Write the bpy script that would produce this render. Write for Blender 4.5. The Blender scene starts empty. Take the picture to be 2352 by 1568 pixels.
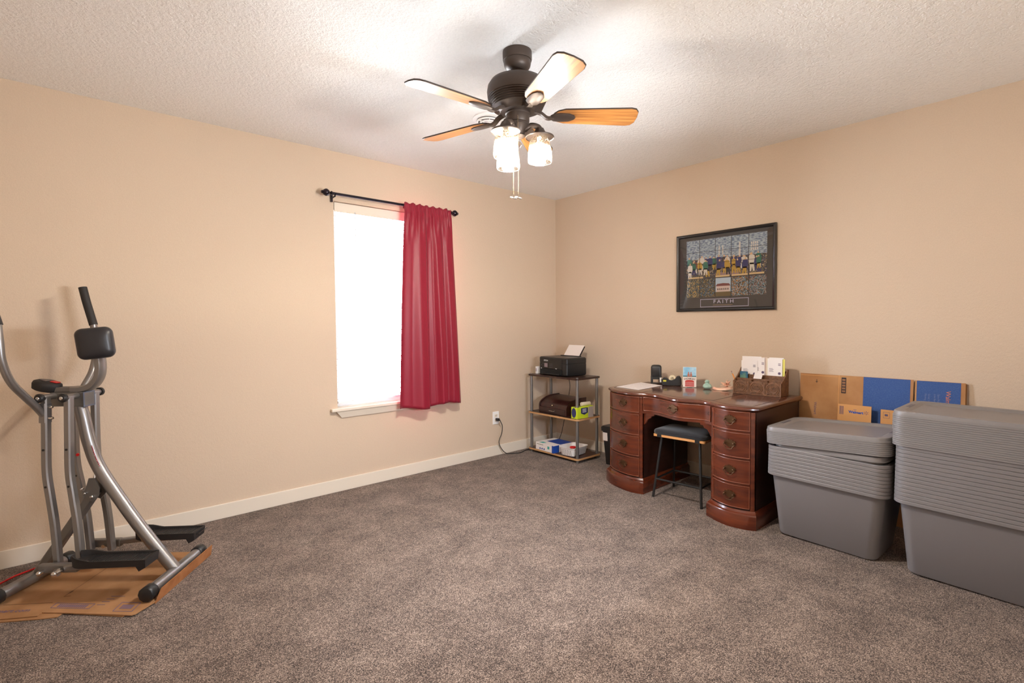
import bpy, bmesh, math, random
from mathutils import Vector, Matrix
random.seed(7)
sc = bpy.context.scene
C = sc.collection
PI = math.pi

# ---------------------------------------------------------------- camera
F_PX, YAW, PITCH, ROLL = 1168.32579, 0.848878375, -0.0363821775, -0.0082440934
cam = bpy.data.cameras.new('camera'); co = bpy.data.objects.new('camera', cam); C.objects.link(co)
cam.sensor_width = 36.0; cam.lens = F_PX * 36.0 / 2352.0; cam.clip_start = 0.02
fw = Vector((math.cos(YAW) * math.cos(PITCH), math.sin(YAW) * math.cos(PITCH), math.sin(PITCH)))
rt = Vector((math.sin(YAW), -math.cos(YAW), 0)); up = rt.cross(fw)
r2 = math.cos(ROLL) * rt + math.sin(ROLL) * up; u2 = -math.sin(ROLL) * rt + math.cos(ROLL) * up
CP = Vector((-3.74771452, -3.57958105, 1.21083171))
m = Matrix((r2, u2, -fw)).transposed().to_4x4(); m.translation = CP
co.matrix_world = m
sc.camera = co

# ---------------------------------------------------------------- world, exposure, window light
w = bpy.data.worlds.new('world'); sc.world = w; w.use_nodes = True
wn = w.node_tree.nodes; wl = w.node_tree.links
bg = wn['Background']; bg.inputs[1].default_value = 11.0
tcw = wn.new('ShaderNodeTexCoord'); spw = wn.new('ShaderNodeSeparateXYZ'); crw = wn.new('ShaderNodeValToRGB')
wl.new(tcw.outputs['Generated'], spw.inputs[0]); wl.new(spw.outputs['Z'], crw.inputs[0])
mpw = wn.new('ShaderNodeMapRange'); mpw.inputs[1].default_value = -1; mpw.inputs[2].default_value = 1
wl.new(spw.outputs['Z'], mpw.inputs[0]); wl.new(mpw.outputs[0], crw.inputs[0])
crw.color_ramp.elements[0].position = 0.0; crw.color_ramp.elements[0].color = (10.5, 10.9, 11.4, 1)   # sunlit concrete outside
crw.color_ramp.elements[1].position = 1.0; crw.color_ramp.elements[1].color = (6.0, 6.8, 8.2, 1)      # hazy bright sky
e = crw.color_ramp.elements.new(0.48); e.color = (10.5, 10.9, 11.4, 1)
e = crw.color_ramp.elements.new(0.52); e.color = (6.6, 7.2, 8.4, 1)
wl.new(crw.outputs[0], bg.inputs[0])
sc.view_settings.view_transform = 'Standard'; sc.view_settings.look = 'None'
sc.view_settings.gamma = 1.0; sc.view_settings.use_curve_mapping = False
sc.view_settings.exposure = 0.08
BULB = 2000.0
try:
    sc.cycles.use_denoising = True; sc.cycles.max_bounces = 10; sc.cycles.diffuse_bounces = 7
    sc.cycles.transparent_max_bounces = 24; sc.cycles.sample_clamp_indirect = 8.0
except Exception: pass
pl = bpy.data.lights.new('window_portal', 'AREA'); pl.shape = 'RECTANGLE'; pl.size = 0.95; pl.size_y = 1.55
plo = bpy.data.objects.new('window_portal', pl); C.objects.link(plo)
plo.location = (-1.825, 0.19, 1.35); plo.rotation_euler = (-PI / 2, 0, 0)
try: pl.cycles.is_portal = True
except Exception: pass

pl2 = bpy.data.lights.new('fill_window_portal', 'AREA'); pl2.shape = 'RECTANGLE'; pl2.size = 0.95; pl2.size_y = 0.36  # portal for the fill window added behind the camera
plo2 = bpy.data.objects.new('fill_window_portal', pl2); C.objects.link(plo2)
plo2.location = (-2.10, -3.86, 1.21); plo2.rotation_euler = (PI / 2, 0, 0)
try: pl2.cycles.is_portal = True
except Exception: pass

# ---------------------------------------------------------------- helpers
def S(r, g, b):
    f = lambda c: (c / 255 / 12.92) if c / 255 <= 0.04045 else ((c / 255 + 0.055) / 1.055) ** 2.4
    return (f(r), f(g), f(b), 1)

MATS = {}
def mat(name, col=(0.5, 0.5, 0.5, 1), rough=0.5, metal=0.0, spec=0.5, coat=0.0, emit=None, es=0,
        noise=None, bump=None, sheen=0.0, trans=0.0, wave=None):
    """noise=(scale, colour2, lo, hi, stretch xyz); bump=(scale, strength, distance)"""
    if name in MATS: return MATS[name]
    m = bpy.data.materials.new(name); m.use_nodes = True; MATS[name] = m
    nt = m.node_tree; n = nt.nodes; l = nt.links; p = n['Principled BSDF']
    p.inputs['Base Color'].default_value = col; p.inputs['Roughness'].default_value = rough
    p.inputs['Metallic'].default_value = metal; p.inputs['Specular IOR Level'].default_value = spec
    p.inputs['Coat Weight'].default_value = coat
    if coat: p.inputs['Coat Roughness'].default_value = 0.12
    if sheen: p.inputs['Sheen Weight'].default_value = sheen
    if emit: p.inputs['Emission Color'].default_value = emit; p.inputs['Emission Strength'].default_value = es
    tc = n.new('ShaderNodeTexCoord')
    if noise:
        mp = n.new('ShaderNodeMapping'); nz = n.new('ShaderNodeTexNoise'); cr = n.new('ShaderNodeValToRGB')
        mp.inputs['Scale'].default_value = noise[4] if len(noise) > 4 else (1, 1, 1)
        nz.inputs['Scale'].default_value = noise[0]; nz.inputs['Detail'].default_value = 5
        cr.color_ramp.elements[0].position = noise[2]; cr.color_ramp.elements[1].position = noise[3]
        cr.color_ramp.elements[0].color = col; cr.color_ramp.elements[1].color = noise[1]
        l.new(tc.outputs['Object'], mp.inputs[0]); l.new(mp.outputs[0], nz.inputs['Vector'])
        l.new(nz.outputs[0], cr.inputs[0]); l.new(cr.outputs[0], p.inputs['Base Color'])
    if bump:
        bz = n.new('ShaderNodeTexNoise'); bz.inputs['Scale'].default_value = bump[0]; bz.inputs['Detail'].default_value = 3
        bm_ = n.new('ShaderNodeBump'); bm_.inputs['Strength'].default_value = bump[1]; bm_.inputs['Distance'].default_value = bump[2]
        l.new(tc.outputs['Object'], bz.inputs['Vector']); l.new(bz.outputs[0], bm_.inputs['Height']); l.new(bm_.outputs[0], p.inputs['Normal'])
    return m

def tag(o, label=None, cat=None, group=None, kind=None):
    if label: o['label'] = label
    if cat: o['category'] = cat
    if group: o['group'] = group
    if kind: o['kind'] = kind
    return o

def thing(name, label, cat, loc=(0, 0, 0), rotz=0, group=None, rot=None):
    o = bpy.data.objects.new(name, None); C.objects.link(o); o.empty_display_size = 0.05
    o.location = loc; o.rotation_euler = rot if rot else (0, 0, rotz)
    return tag(o, label, cat, group)

class MB:
    def __init__(s): s.v = []; s.f = []
    def add(s, vs, fs):
        b = len(s.v); s.v += [Vector(v) for v in vs]; s.f += [tuple(b + i for i in f) for f in fs]; return s
    def box(s, c, d, rot=None, R=None):
        hx, hy, hz = d[0] / 2, d[1] / 2, d[2] / 2
        vs = [Vector((x, y, z)) for x in (-hx, hx) for y in (-hy, hy) for z in (-hz, hz)]
        if R is None and rot is not None:
            R = Matrix.Rotation(rot[2], 3, 'Z') @ Matrix.Rotation(rot[1], 3, 'Y') @ Matrix.Rotation(rot[0], 3, 'X')
        if R is not None: vs = [R @ v for v in vs]
        vs = [v + Vector(c) for v in vs]
        return s.add(vs, [(0, 1, 3, 2), (4, 6, 7, 5), (0, 4, 5, 1), (2, 3, 7, 6), (0, 2, 6, 4), (1, 5, 7, 3)])
    def b2(s, x0, x1, y0, y1, z0, z1):
        return s.box(((x0 + x1) / 2, (y0 + y1) / 2, (z0 + z1) / 2), (abs(x1 - x0), abs(y1 - y0), abs(z1 - z0)))
    def loops(s, L, caps=(True, True), closed=True):
        n = len(L[0]); vs = [v for lp in L for v in lp]; fs = []
        for i in range(len(L) - 1):
            for j in range(n if closed else n - 1):
                k = (j + 1) % n
                fs.append((i * n + j, i * n + k, (i + 1) * n + k, (i + 1) * n + j))
        if caps[0]: fs.append(tuple(reversed(range(n))))
        if caps[1]: fs.append(tuple((len(L) - 1) * n + j for j in range(n)))
        return s.add(vs, fs)
    def lathe(s, prof, c=(0, 0, 0), n=28, axis='Z', R=None):
        L = []
        for r, z in prof:
            lp = []
            for j in range(n):
                a = 2 * PI * j / n; v = Vector((max(r, 1e-5) * math.cos(a), max(r, 1e-5) * math.sin(a), z))
                if R is not None: v = R @ v
                lp.append(v + Vector(c))
            L.append(lp)
        return s.loops(L)
    def cyl(s, a, b, r, r1=None, n=16):
        a, b = Vector(a), Vector(b); d = b - a
        R = d.to_track_quat('Z', 'Y').to_matrix()
        return s.lathe([(r, 0), (r if r1 is None else r1, d.length)], a, n, R=R)
    def sph(s, c, r, sc_=(1, 1, 1), n=16, R=None):
        k = n // 2; L = []
        for i in range(k + 1):
            t = -PI / 2 + PI * i / k; lp = []
            for j in range(n):
                a = 2 * PI * j / n
                v = Vector((r * max(math.cos(t), 1e-4) * math.cos(a) * sc_[0], r * max(math.cos(t), 1e-4) * math.sin(a) * sc_[1], r * math.sin(t) * sc_[2]))
                if R is not None: v = R @ v
                lp.append(v + Vector(c))
            L.append(lp)
        return s.loops(L)
    def sweep(s, pts, prof, upv=None, closed=False):
        """prof: list of (a,b) offsets; parallel frame along pts"""
        P = [Vector(p) for p in pts]; N = len(P); L = []
        t0 = (P[1] - P[0]).normalized()
        ref = Vector(upv) if upv else (Vector((0, 0, 1)) if abs(t0.z) < 0.9 else Vector((1, 0, 0)))
        x = (ref - t0 * ref.dot(t0)).normalized()
        for i in range(N):
            if closed: t = (P[(i + 1) % N] - P[i - 1]).normalized()
            else:
                t = (P[min(i + 1, N - 1)] - P[max(i - 1, 0)]).normalized()
            if upv: x = Vector(upv)
            x = (x - t * x.dot(t)).normalized(); y = t.cross(x)
            L.append([P[i] + x * a + y * b for a, b in prof])
        if closed: L.append([v.copy() for v in L[0]]); return s.loops(L, (False, False))
        return s.loops(L)
    def tube(s, pts, r, n=12, **k):
        return s.sweep(pts, [(r * math.cos(2 * PI * j / n), r * math.sin(2 * PI * j / n)) for j in range(n)], **k)
    def bar(s, pts, wx, wy, **k):   # rectangular tube with rounded edges
        c = min(wx, wy) * 0.18; a, b = wx / 2, wy / 2
        return s.sweep(pts, [(a, -b + c), (a, b - c), (a - c, b), (-a + c, b), (-a, b - c), (-a, -b + c), (-a + c, -b), (a - c, -b)], **k)
    def prism(s, poly, z0, z1):
        return s.loops([[Vector((x, y, z0)) for x, y in poly], [Vector((x, y, z1)) for x, y in poly]])
    def plate(s, poly, org, ax, ay, t):
        """polygon in plane (ax, ay) at org, extruded t along ax x ay"""
        ax, ay, org = Vector(ax), Vector(ay), Vector(org); nn = ax.cross(ay).normalized()
        return s.loops([[org + ax * x + ay * y for x, y in poly], [org + ax * x + ay * y + nn * t for x, y in poly]])
    def build(s, name, m, parent=None, smooth=True, world=None, bevel=0, sub=0, auto=35):
        me = bpy.data.meshes.new(name)
        vs = s.v
        if world is not None:
            iv = world.matrix_basis.inverted() if hasattr(world, 'matrix_basis') else world
            vs = [iv @ v for v in vs]
        me.from_pydata([tuple(v) for v in vs], [], s.f)
        bm = bmesh.new(); bm.from_mesh(me); bmesh.ops.remove_doubles(bm, verts=bm.verts, dist=1e-6)
        bmesh.ops.recalc_face_normals(bm, faces=bm.faces); bm.to_mesh(me); bm.free()
        if m is not None: me.materials.append(m)
        o = bpy.data.objects.new(name, me); C.objects.link(o)
        if parent is not None: o.parent = parent
        if smooth:
            me.polygons.foreach_set('use_smooth', [True] * len(me.polygons))
            try: me.set_sharp_from_angle(angle=math.radians(auto))
            except Exception: pass
        if bevel:
            b = o.modifiers.new('bevel', 'BEVEL'); b.width = bevel; b.segments = 2; b.limit_method = 'ANGLE'; b.angle_limit = math.radians(40)
        if sub:
            b = o.modifiers.new('subsurf', 'SUBSURF'); b.levels = sub; b.render_levels = sub
        return o

def spline(pts, n=8):
    P = [Vector(p) for p in pts]; out = []
    for i in range(len(P) - 1):
        p0 = P[i - 1] if i else P[0] * 2 - P[1]; p1, p2 = P[i], P[i + 1]
        p3 = P[i + 2] if i + 2 < len(P) else P[-1] * 2 - P[-2]
        for k in range(n):
            t = k / n
            out.append(0.5 * ((2 * p1) + (p2 - p0) * t + (2 * p0 - 5 * p1 + 4 * p2 - p3) * t * t + (3 * p1 - p0 - 3 * p2 + p3) * t ** 3))
    out.append(P[-1]); return out

def rrect(hx, hy, r, z, n=6, cx=0, cy=0):
    out = []
    for sx, sy, a0 in ((1, 1, 0), (-1, 1, PI / 2), (-1, -1, PI), (1, -1, 1.5 * PI)):
        for k in range(n + 1):
            a = a0 + PI / 2 * k / n
            out.append(Vector((cx + sx * (hx - r) + r * math.cos(a), cy + sy * (hy - r) + r * math.sin(a), z)))
    return out

def text(body, size, org, ax, ay, m, parent, name='lettering', off=0.0006, align='CENTER', bold=0.0, world=None, sx=1.0):
    cu = bpy.data.curves.new(name, 'FONT'); cu.body = body; cu.size = size; cu.align_x = align; cu.align_y = 'CENTER'
    cu.extrude = 0.0002; cu.offset = bold; cu.resolution_u = 3
    t = bpy.data.objects.new('tmp', cu); C.objects.link(t)
    dg = bpy.context.evaluated_depsgraph_get(); dg.update()
    me = bpy.data.meshes.new_from_object(t.evaluated_get(dg)); bpy.data.objects.remove(t)
    ax, ay, org = Vector(ax).normalized(), Vector(ay).normalized(), Vector(org); nn = ax.cross(ay)
    iv = world.matrix_basis.inverted() if world is not None else Matrix()
    for v in me.vertices:
        p = v.co.copy(); v.co = iv @ (org + ax * p.x * sx + ay * p.y + nn * (p.z + off))
    me.materials.clear(); me.materials.append(m)
    o = bpy.data.objects.new(name, me); C.objects.link(o); o.parent = parent
    return o

# copy a thing with its parts and sub-parts
def dup(root, loc=None, rot=None, label=None, group=None):
    r = root.copy(); C.objects.link(r)
    if loc is not None: r.location = loc
    if rot is not None: r.rotation_euler = rot
    if label: r['label'] = label
    if group: r['group'] = group
    for ch in list(root.children):
        c = ch.copy(); C.objects.link(c); c.parent = r
        for g in ch.children:
            d = g.copy(); C.objects.link(d); d.parent = c
    return r

WORDS = ['lowest', 'second', 'third', 'fourth', 'fifth', 'sixth', 'seventh', 'eighth', 'ninth', 'tenth', 'eleventh', 'twelfth', 'thirteenth', 'fourteenth', 'fifteenth']

# ---------------------------------------------------------------- materials
def wallmat(name, a, b, bs, bd, scale):
    m = mat(name, a, rough=0.75, spec=0.25)
    nt = m.node_tree; n = nt.nodes; l = nt.links; p = n['Principled BSDF']; tc = n.new('ShaderNodeTexCoord')
    nz = n.new('ShaderNodeTexNoise'); nz.inputs['Scale'].default_value = scale; nz.inputs['Detail'].default_value = 4; nz.inputs['Roughness'].default_value = 0.6
    vr = n.new('ShaderNodeTexNoise'); vr.inputs['Scale'].default_value = scale * 0.35
    mx = n.new('ShaderNodeMath'); mx.operation = 'ADD'
    bp = n.new('ShaderNodeBump'); bp.inputs['Strength'].default_value = bs; bp.inputs['Distance'].default_value = bd
    cr = n.new('ShaderNodeValToRGB'); cr.color_ramp.elements[0].color = a; cr.color_ramp.elements[1].color = b
    cr.color_ramp.elements[0].position = 0.35; cr.color_ramp.elements[1].position = 0.65
    l.new(tc.outputs['Object'], nz.inputs['Vector']); l.new(tc.outputs['Object'], vr.inputs['Vector'])
    l.new(nz.outputs[0], mx.inputs[0]); l.new(vr.outputs[0], mx.inputs[1]); l.new(mx.outputs[0], bp.inputs['Height'])
    l.new(bp.outputs[0], p.inputs['Normal']); l.new(nz.outputs[0], cr.inputs[0]); l.new(cr.outputs[0], p.inputs['Base Color'])
    return m
M_wall = wallmat('wall_paint', (0.595, 0.482, 0.372, 1), (0.625, 0.507, 0.392, 1), 0.35, 0.004, 170)
M_ceil = wallmat('ceiling_texture', (0.885, 0.885, 0.88, 1), (0.92, 0.92, 0.915, 1), 0.9, 0.006, 110)
M_trim = mat('white_trim', (0.74, 0.675, 0.58, 1), rough=0.4)
M_white = mat('white_vinyl', (0.86, 0.86, 0.86, 1), rough=0.35)

def carpetmat():
    m = mat('carpet_pile', (0.2, 0.17, 0.15, 1), rough=0.95, spec=0.1)
    nt = m.node_tree; n = nt.nodes; l = nt.links; p = n['Principled BSDF']; tc = n.new('ShaderNodeTexCoord')
    def nz(sc_, det=2, ro=0.5):
        x = n.new('ShaderNodeTexNoise'); x.inputs['Scale'].default_value = sc_; x.inputs['Detail'].default_value = det; x.inputs['Roughness'].default_value = ro
        l.new(tc.outputs['Object'], x.inputs['Vector']); return x
    fine = nz(230, 2, 0.7); mid = nz(45, 2); big = nz(5.5, 4, 0.62)
    vo = n.new('ShaderNodeTexVoronoi'); vo.inputs['Scale'].default_value = 250; l.new(tc.outputs['Object'], vo.inputs['Vector'])
    vs_ = n.new('ShaderNodeSeparateXYZ'); l.new(vo.outputs['Color'], vs_.inputs[0])
    def ma(op, a, b):
        x = n.new('ShaderNodeMath'); x.operation = op
        for i, q in enumerate((a, b)):
            if isinstance(q, (int, float)): x.inputs[i].default_value = q
            else: l.new(q, x.inputs[i])
        return x.outputs[0]
    s = ma('ADD', ma('MULTIPLY', fine.outputs[0], 0.80), ma('MULTIPLY', vs_.outputs[0], 0.16))
    s = ma('ADD', s, ma('ADD', ma('MULTIPLY', mid.outputs[0], 0.14), ma('MULTIPLY', big.outputs[0], 0.20)))
    cr = n.new('ShaderNodeValToRGB'); l.new(ma('MULTIPLY', s, 0.77), cr.inputs[0])
    e = cr.color_ramp.elements
    e[0].position = 0.36; e[0].color = S(28, 21, 18); e[1].position = 0.64; e[1].color = S(178, 160, 147)
    k = e.new(0.45); k.color = S(62, 50, 44); k = e.new(0.52); k.color = S(116, 99, 88)
    l.new(cr.outputs[0], p.inputs['Base Color'])
    bp = n.new('ShaderNodeBump'); bp.inputs['Strength'].default_value = 0.8; bp.inputs['Distance'].default_value = 0.006
    l.new(s, bp.inputs['Height']); l.new(bp.outputs[0], p.inputs['Normal'])
    p.inputs['Sheen Weight'].default_value = 0.15
    return m
M_carpet = carpetmat()

def fabric(name, c1, c2=None, rough=0.8):
    m = mat(name, c1, rough=rough, spec=0.2, sheen=0.3, bump=(900, 0.15, 0.001)); return m
M_curtain = mat('red_curtain_cloth', (0.25, 0.010, 0.028, 1), rough=0.42, spec=0.35, sheen=0.08, bump=(700, 0.1, 0.001))
M_rod = mat('dark_bronze_metal', (0.03, 0.025, 0.035, 1), rough=0.25, metal=0.8)
M_bronze = mat('fan_bronze', (0.075, 0.055, 0.045, 1), rough=0.45, metal=0.35, spec=0.4)
M_silver = mat('silver_paint_tube', (0.26, 0.25, 0.245, 1), rough=0.33, metal=0.75)
M_dsilver = mat('grey_steel', (0.20, 0.19, 0.18, 1), rough=0.42, metal=0.6)
M_chrome = mat('chrome', (0.7, 0.7, 0.7, 1), rough=0.15, metal=1.0)
M_black = mat('black_plastic', (0.012, 0.012, 0.013, 1), rough=0.4)
M_rubber = mat('black_foam_rubber', (0.016, 0.014, 0.014, 1), rough=0.65)
M_pad = mat('black_vinyl_pad', (0.02, 0.02, 0.024, 1), rough=0.36, bump=(300, 0.1, 0.001))
M_card = mat('cardboard', S(184, 140, 98), rough=0.85, spec=0.15, noise=(6, S(168, 122, 82), 0.4, 0.65))
M_card2 = mat('cardboard_bright', S(212, 160, 106), rough=0.85, spec=0.15)
M_cblue = mat('blue_print', S(60, 88, 146), rough=0.8, spec=0.1, noise=(260, S(76, 102, 154), 0.45, 0.6))
M_ink = mat('purple_ink', S(96, 84, 112), rough=0.8)
M_inkdark = mat('dark_ink', S(52, 44, 48), rough=0.8)
M_oink = mat('orange_ink', S(214, 130, 90), rough=0.8)
M_wblue = mat('bright_blue_ink', S(40, 90, 180), rough=0.8)
M_red = mat('red_plastic', S(200, 20, 25), rough=0.4)
M_paper = mat('paper', (0.80, 0.76, 0.74, 1), rough=0.7, spec=0.2)
M_tote = mat('grey_tote_plastic', (0.175, 0.165, 0.170, 1), rough=0.42, spec=0.4, bump=(600, 0.08, 0.001))
M_lid = mat('grey_lid_plastic', (0.195, 0.185, 0.188, 1), rough=0.38, spec=0.4, bump=(600, 0.08, 0.001))
M_slot = mat('dark_grey_latch', (0.10, 0.095, 0.11, 1), rough=0.5)
M_wood = mat('mahogany', S(66, 24, 11), rough=0.27, coat=0.35, noise=(3.2, S(104, 46, 24), 0.30, 0.75, (1.2, 1.2, 9)), bump=(40, 0.05, 0.001))
M_woodtop = mat('mahogany_top', S(66, 32, 22), rough=0.22, coat=0.5, noise=(3.0, S(96, 52, 36), 0.30, 0.75, (9, 1, 1)))
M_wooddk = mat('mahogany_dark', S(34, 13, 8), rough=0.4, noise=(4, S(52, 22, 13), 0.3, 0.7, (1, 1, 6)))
M_bead = mat('mahogany_bead', S(118, 62, 40), rough=0.3, coat=0.3)
M_brass = mat('antique_brass', S(92, 66, 44), rough=0.38, metal=0.75)
M_carved = mat('carved_brown_wood', S(120, 82, 54), rough=0.5, noise=(60, S(84, 54, 34), 0.35, 0.7), bump=(120, 0.4, 0.003))
M_blade = mat('oak_blade', S(186, 130, 72), rough=0.4, coat=0.15, noise=(9, S(146, 92, 44), 0.38, 0.62, (0.5, 16, 1)))
M_bladedk = mat('blade_edge_dark', S(50, 36, 26), rough=0.5)
M_shelfdk = mat('dark_walnut_board', S(62, 42, 34), rough=0.35, noise=(5, S(44, 28, 24), 0.4, 0.6, (1, 6, 1)))
M_shelfedge = mat('light_oak_edge', S(190, 146, 100), rough=0.5)
M_cherry = mat('dark_cherry', S(40, 15, 14), rough=0.3, coat=0.3, noise=(6, S(52, 21, 18), 0.4, 0.6, (1, 8, 1)))
M_seatwood = mat('stool_wood', S(196, 142, 88), rough=0.5)
M_green = mat('lime_carton', S(196, 216, 40), rough=0.5)
M_navy = mat('navy_print', S(36, 42, 96), rough=0.5)
M_blue = mat('royal_blue_print', S(24, 70, 160), rough=0.5)
M_teal = mat('teal_print', S(70, 170, 165), rough=0.5)
M_basket = mat('white_basket_plastic', (0.78, 0.76, 0.75, 1), rough=0.4)

# ---------------------------------------------------------------- room shell
H = 2.44; XW, YS = -4.33, -3.67     # far left wall and the wall behind the camera
WX0, WX1, WZ0, WZ1 = -2.28, -1.37, 0.60, 2.09
def struct(mb, name, m, **k):
    return tag(mb.build(name, m, smooth=False, **k), kind='structure')
struct(MB().b2(XW - .14, 0.14, YS - .14, 0.14, -.12, 0), 'floor', M_carpet)
struct(MB().b2(XW - .14, 0.14, YS - .14, 0.14, H, H + .12), 'ceiling', M_ceil)
wm = MB().b2(XW - .14, WX0, 0, .14, 0, H).b2(WX1, 0.14, 0, .14, 0, H).b2(WX0, WX1, 0, .14, WZ1, H).b2(WX0, WX1, 0, .14, 0, WZ0)
struct(wm, 'wall_left', M_wall)
struct(MB().b2(0, .14, YS - .14, 0, 0, H), 'wall_right', M_wall)
struct(MB().b2(XW - .14, XW, YS - .14, 0, 0, H), 'wall_side', M_wall)
RX0, RX1, RZ0, RZ1 = -2.55, -1.65, 1.05, 1.37      # unseen window added in the wall behind the camera for fill light
wr_ = MB().b2(XW, RX0, YS - .14, YS, 0, H).b2(RX1, 0, YS - .14, YS, 0, H).b2(RX0, RX1, YS - .14, YS, RZ1, H).b2(RX0, RX1, YS - .14, YS, 0, RZ0)
struct(wr_, 'wall_rear', M_wall)
def baseboard(name, x0, x1, y0, y1):
    mb = MB().b2(x0, x1, y0, y1, 0, .092)
    struct(mb, name, M_trim, bevel=.003)
baseboard('baseboard_left', XW, 0, -.013, 0)
baseboard('baseboard_right', -.013, 0, YS, -.013)
baseboard('baseboard_side', XW, XW + .013, YS, -.013)
baseboard('baseboard_rear', XW + .013, -.013, YS, YS + .013)

# window: root structure with frame, sashes, panes, stool and apron
def wglass():
    m = bpy.data.materials.new('window_glass'); m.use_nodes = True; n = m.node_tree.nodes; l = m.node_tree.links
    n.clear(); o = n.new('ShaderNodeOutputMaterial'); t = n.new('ShaderNodeBsdfTransparent'); g = n.new('ShaderNodeBsdfGlossy')
    g.inputs['Roughness'].default_value = 0.0; mx = n.new('ShaderNodeMixShader'); fr = n.new('ShaderNodeFresnel'); fr.inputs[0].default_value = 1.5
    t.inputs[0].default_value = (0.97, 0.98, 0.98, 1)
    l.new(fr.outputs[0], mx.inputs[0]); l.new(t.outputs[0], mx.inputs[1]); l.new(g.outputs[0], mx.inputs[2]); l.new(mx.outputs[0], o.inputs[0])
    return m
M_glass = wglass()
fr = MB().b2(WX0, WX0 + .045, .085, .135, WZ0, WZ1).b2(WX1 - .045, WX1, .085, .135, WZ0, WZ1).b2(WX0 + .045, WX1 - .045, .085, .135, WZ1 - .045, WZ1).b2(WX0 + .045, WX1 - .045, .085, .135, WZ0, WZ0 + .05).b2(WX0 + .045, WX1 - .045, .09, .13, 1.33, 1.37)
win = tag(fr.build('window_1', M_white, smooth=False, bevel=.003), kind='structure')
MB().b2(WX0 + .045, WX1 - .045, .108, .112, WZ0 + .05, 1.33).build('window_pane', M_glass, win, smooth=False)
MB().b2(WX0 + .045, WX1 - .045, .108, .112, 1.37, WZ1 - .045).build('window_pane', M_glass, win, smooth=False)
f2 = MB().b2(RX0, RX0 + .045, YS - .13, YS - .08, RZ0, RZ1).b2(RX1 - .045, RX1, YS - .13, YS - .08, RZ0, RZ1).b2(RX0, RX1, YS - .13, YS - .08, RZ1 - .045, RZ1).b2(RX0, RX1, YS - .13, YS - .08, RZ0, RZ0 + .045).b2((RX0 + RX1) / 2 - .02, (RX0 + RX1) / 2 + .02, YS - .13, YS - .08, RZ0, RZ1)
fill_win = tag(f2.build('fill_window', M_white, smooth=False), kind='structure')  # unseen window, added to brighten the room from behind
MB().b2(RX0 + .045, RX1 - .045, YS - .107, YS - .103, RZ0 + .045, RZ1 - .045).build('window_pane', M_glass, fill_win, smooth=False)
MB().b2(RX0 - .04, RX1 + .04, YS, YS + .035, RZ0 - .02, RZ0 + .001).build('window_sill', M_trim, fill_win, smooth=False)
sill = MB().b2(WX0 - .055, WX1 + .055, -.038, 0, .585, .606).b2(WX0, WX1, 0, .085, .585, .606)
sill.build('window_sill', M_trim, win, smooth=False, bevel=.004)
ap = MB()
x0, x1 = WX0 - .02, WX1 + .02
L = []
for x, ins in ((x0, 1), (x1, -1)):
    L.append([Vector((x, -.001, .585)), Vector((x, -.03, .585)), Vector((x + ins * .045, -.012, .535)), Vector((x + ins * .045, -.001, .535))])
ap.loops(L).build('window_apron', M_trim, win, smooth=False)

# blind inside the reveal
def trans_mat(name, col, tcol, f):
    m = bpy.data.materials.new(name); m.use_nodes = True; n = m.node_tree.nodes; l = m.node_tree.links; n.clear()
    o = n.new('ShaderNodeOutputMaterial'); d = n.new('ShaderNodeBsdfDiffuse'); t = n.new('ShaderNodeBsdfTranslucent'); mx = n.new('ShaderNodeMixShader')
    d.inputs[0].default_value = col; t.inputs[0].default_value = tcol; mx.inputs[0].default_value = f
    l.new(d.outputs[0], mx.inputs[1]); l.new(t.outputs[0], mx.inputs[2]); l.new(mx.outputs[0], o.inputs[0]); return m
M_slat = trans_mat('blind_slat', (.86, .86, .86, 1), (.85, .86, .88, 1), 0.5)
bl = thing('window_blind', 'white horizontal slat blind with a tilt wand, hanging inside the window behind the curtain', 'blind', (-1.825, .045, 2.08))
MB().b2(-.44, .44, -.02, .025, -.045, .008).build('headrail', M_white, bl, smooth=False, bevel=.002)
MB().b2(-.445, .445, -.034, -.026, -.062, .006).build('valance', M_trim, bl, smooth=False, bevel=.002)
sl = MB(); nsl = 33
for i in range(nsl):
    z = -.085 - i * (1.33 / (nsl - 1)); sl.box((0, 0, z), (.902, .048, .0024), rot=(math.radians(4), 0, 0))
sl.build('slats', M_slat, bl, smooth=False)
MB().b2(-.44, .44, -.022, .022, -1.447, -1.43).build('bottom_rail', M_white, bl, smooth=False, bevel=.003)
for x in (-.33, 0, .33):
    MB().cyl((x, -.026, -.06), (x, -.026, -1.44), .0012, n=6).build('ladder_cord', M_white, bl)
MB().cyl((-.29, -.036, -.05), (-.293, -.04, -.72), .0032, n=8).build('tilt_wand', mat('wand_plastic', (.55, .55, .56, 1), rough=.3), bl)

# curtain rod and curtain
rod = thing('curtain_rod', 'dark metal curtain rod with ball finials mounted above the window', 'curtain rod', (-1.82, -.08, 2.122))
MB().cyl((-.50, 0, 0), (.49, 0, 0), .0095, n=16).build('rod', M_rod, rod)
for sx, x in ((-1, -.50), (1, .49)):
    f = MB().lathe([(0.004, 0), (.014, .002), (.014, .008), (.007, .012), (.009, .018), (.019, .026), (.025, .038), (.025, .046), (.019, .058), (.010, .066), (.012, .070), (.008, .076), (0, .077)], (x, 0, 0), 20, R=Matrix.Rotation(sx * PI / 2, 3, 'Y'))
    fo = f.build('finial', M_rod, rod)
for x in (-.478, .468):
    b = MB().b2(x - .007, x + .007, .062, .079, -.045, .02).cyl((x, .07, -.02), (x, .004, -.016), .0055, n=8)
    b.tube([(x, .012 * math.cos(a) * 1.2, .014 * math.sin(a)) for a in [PI * (1 + k / 8) for k in range(9)]], .0035, n=6)
    b.build('bracket', M_rod, rod)

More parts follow.
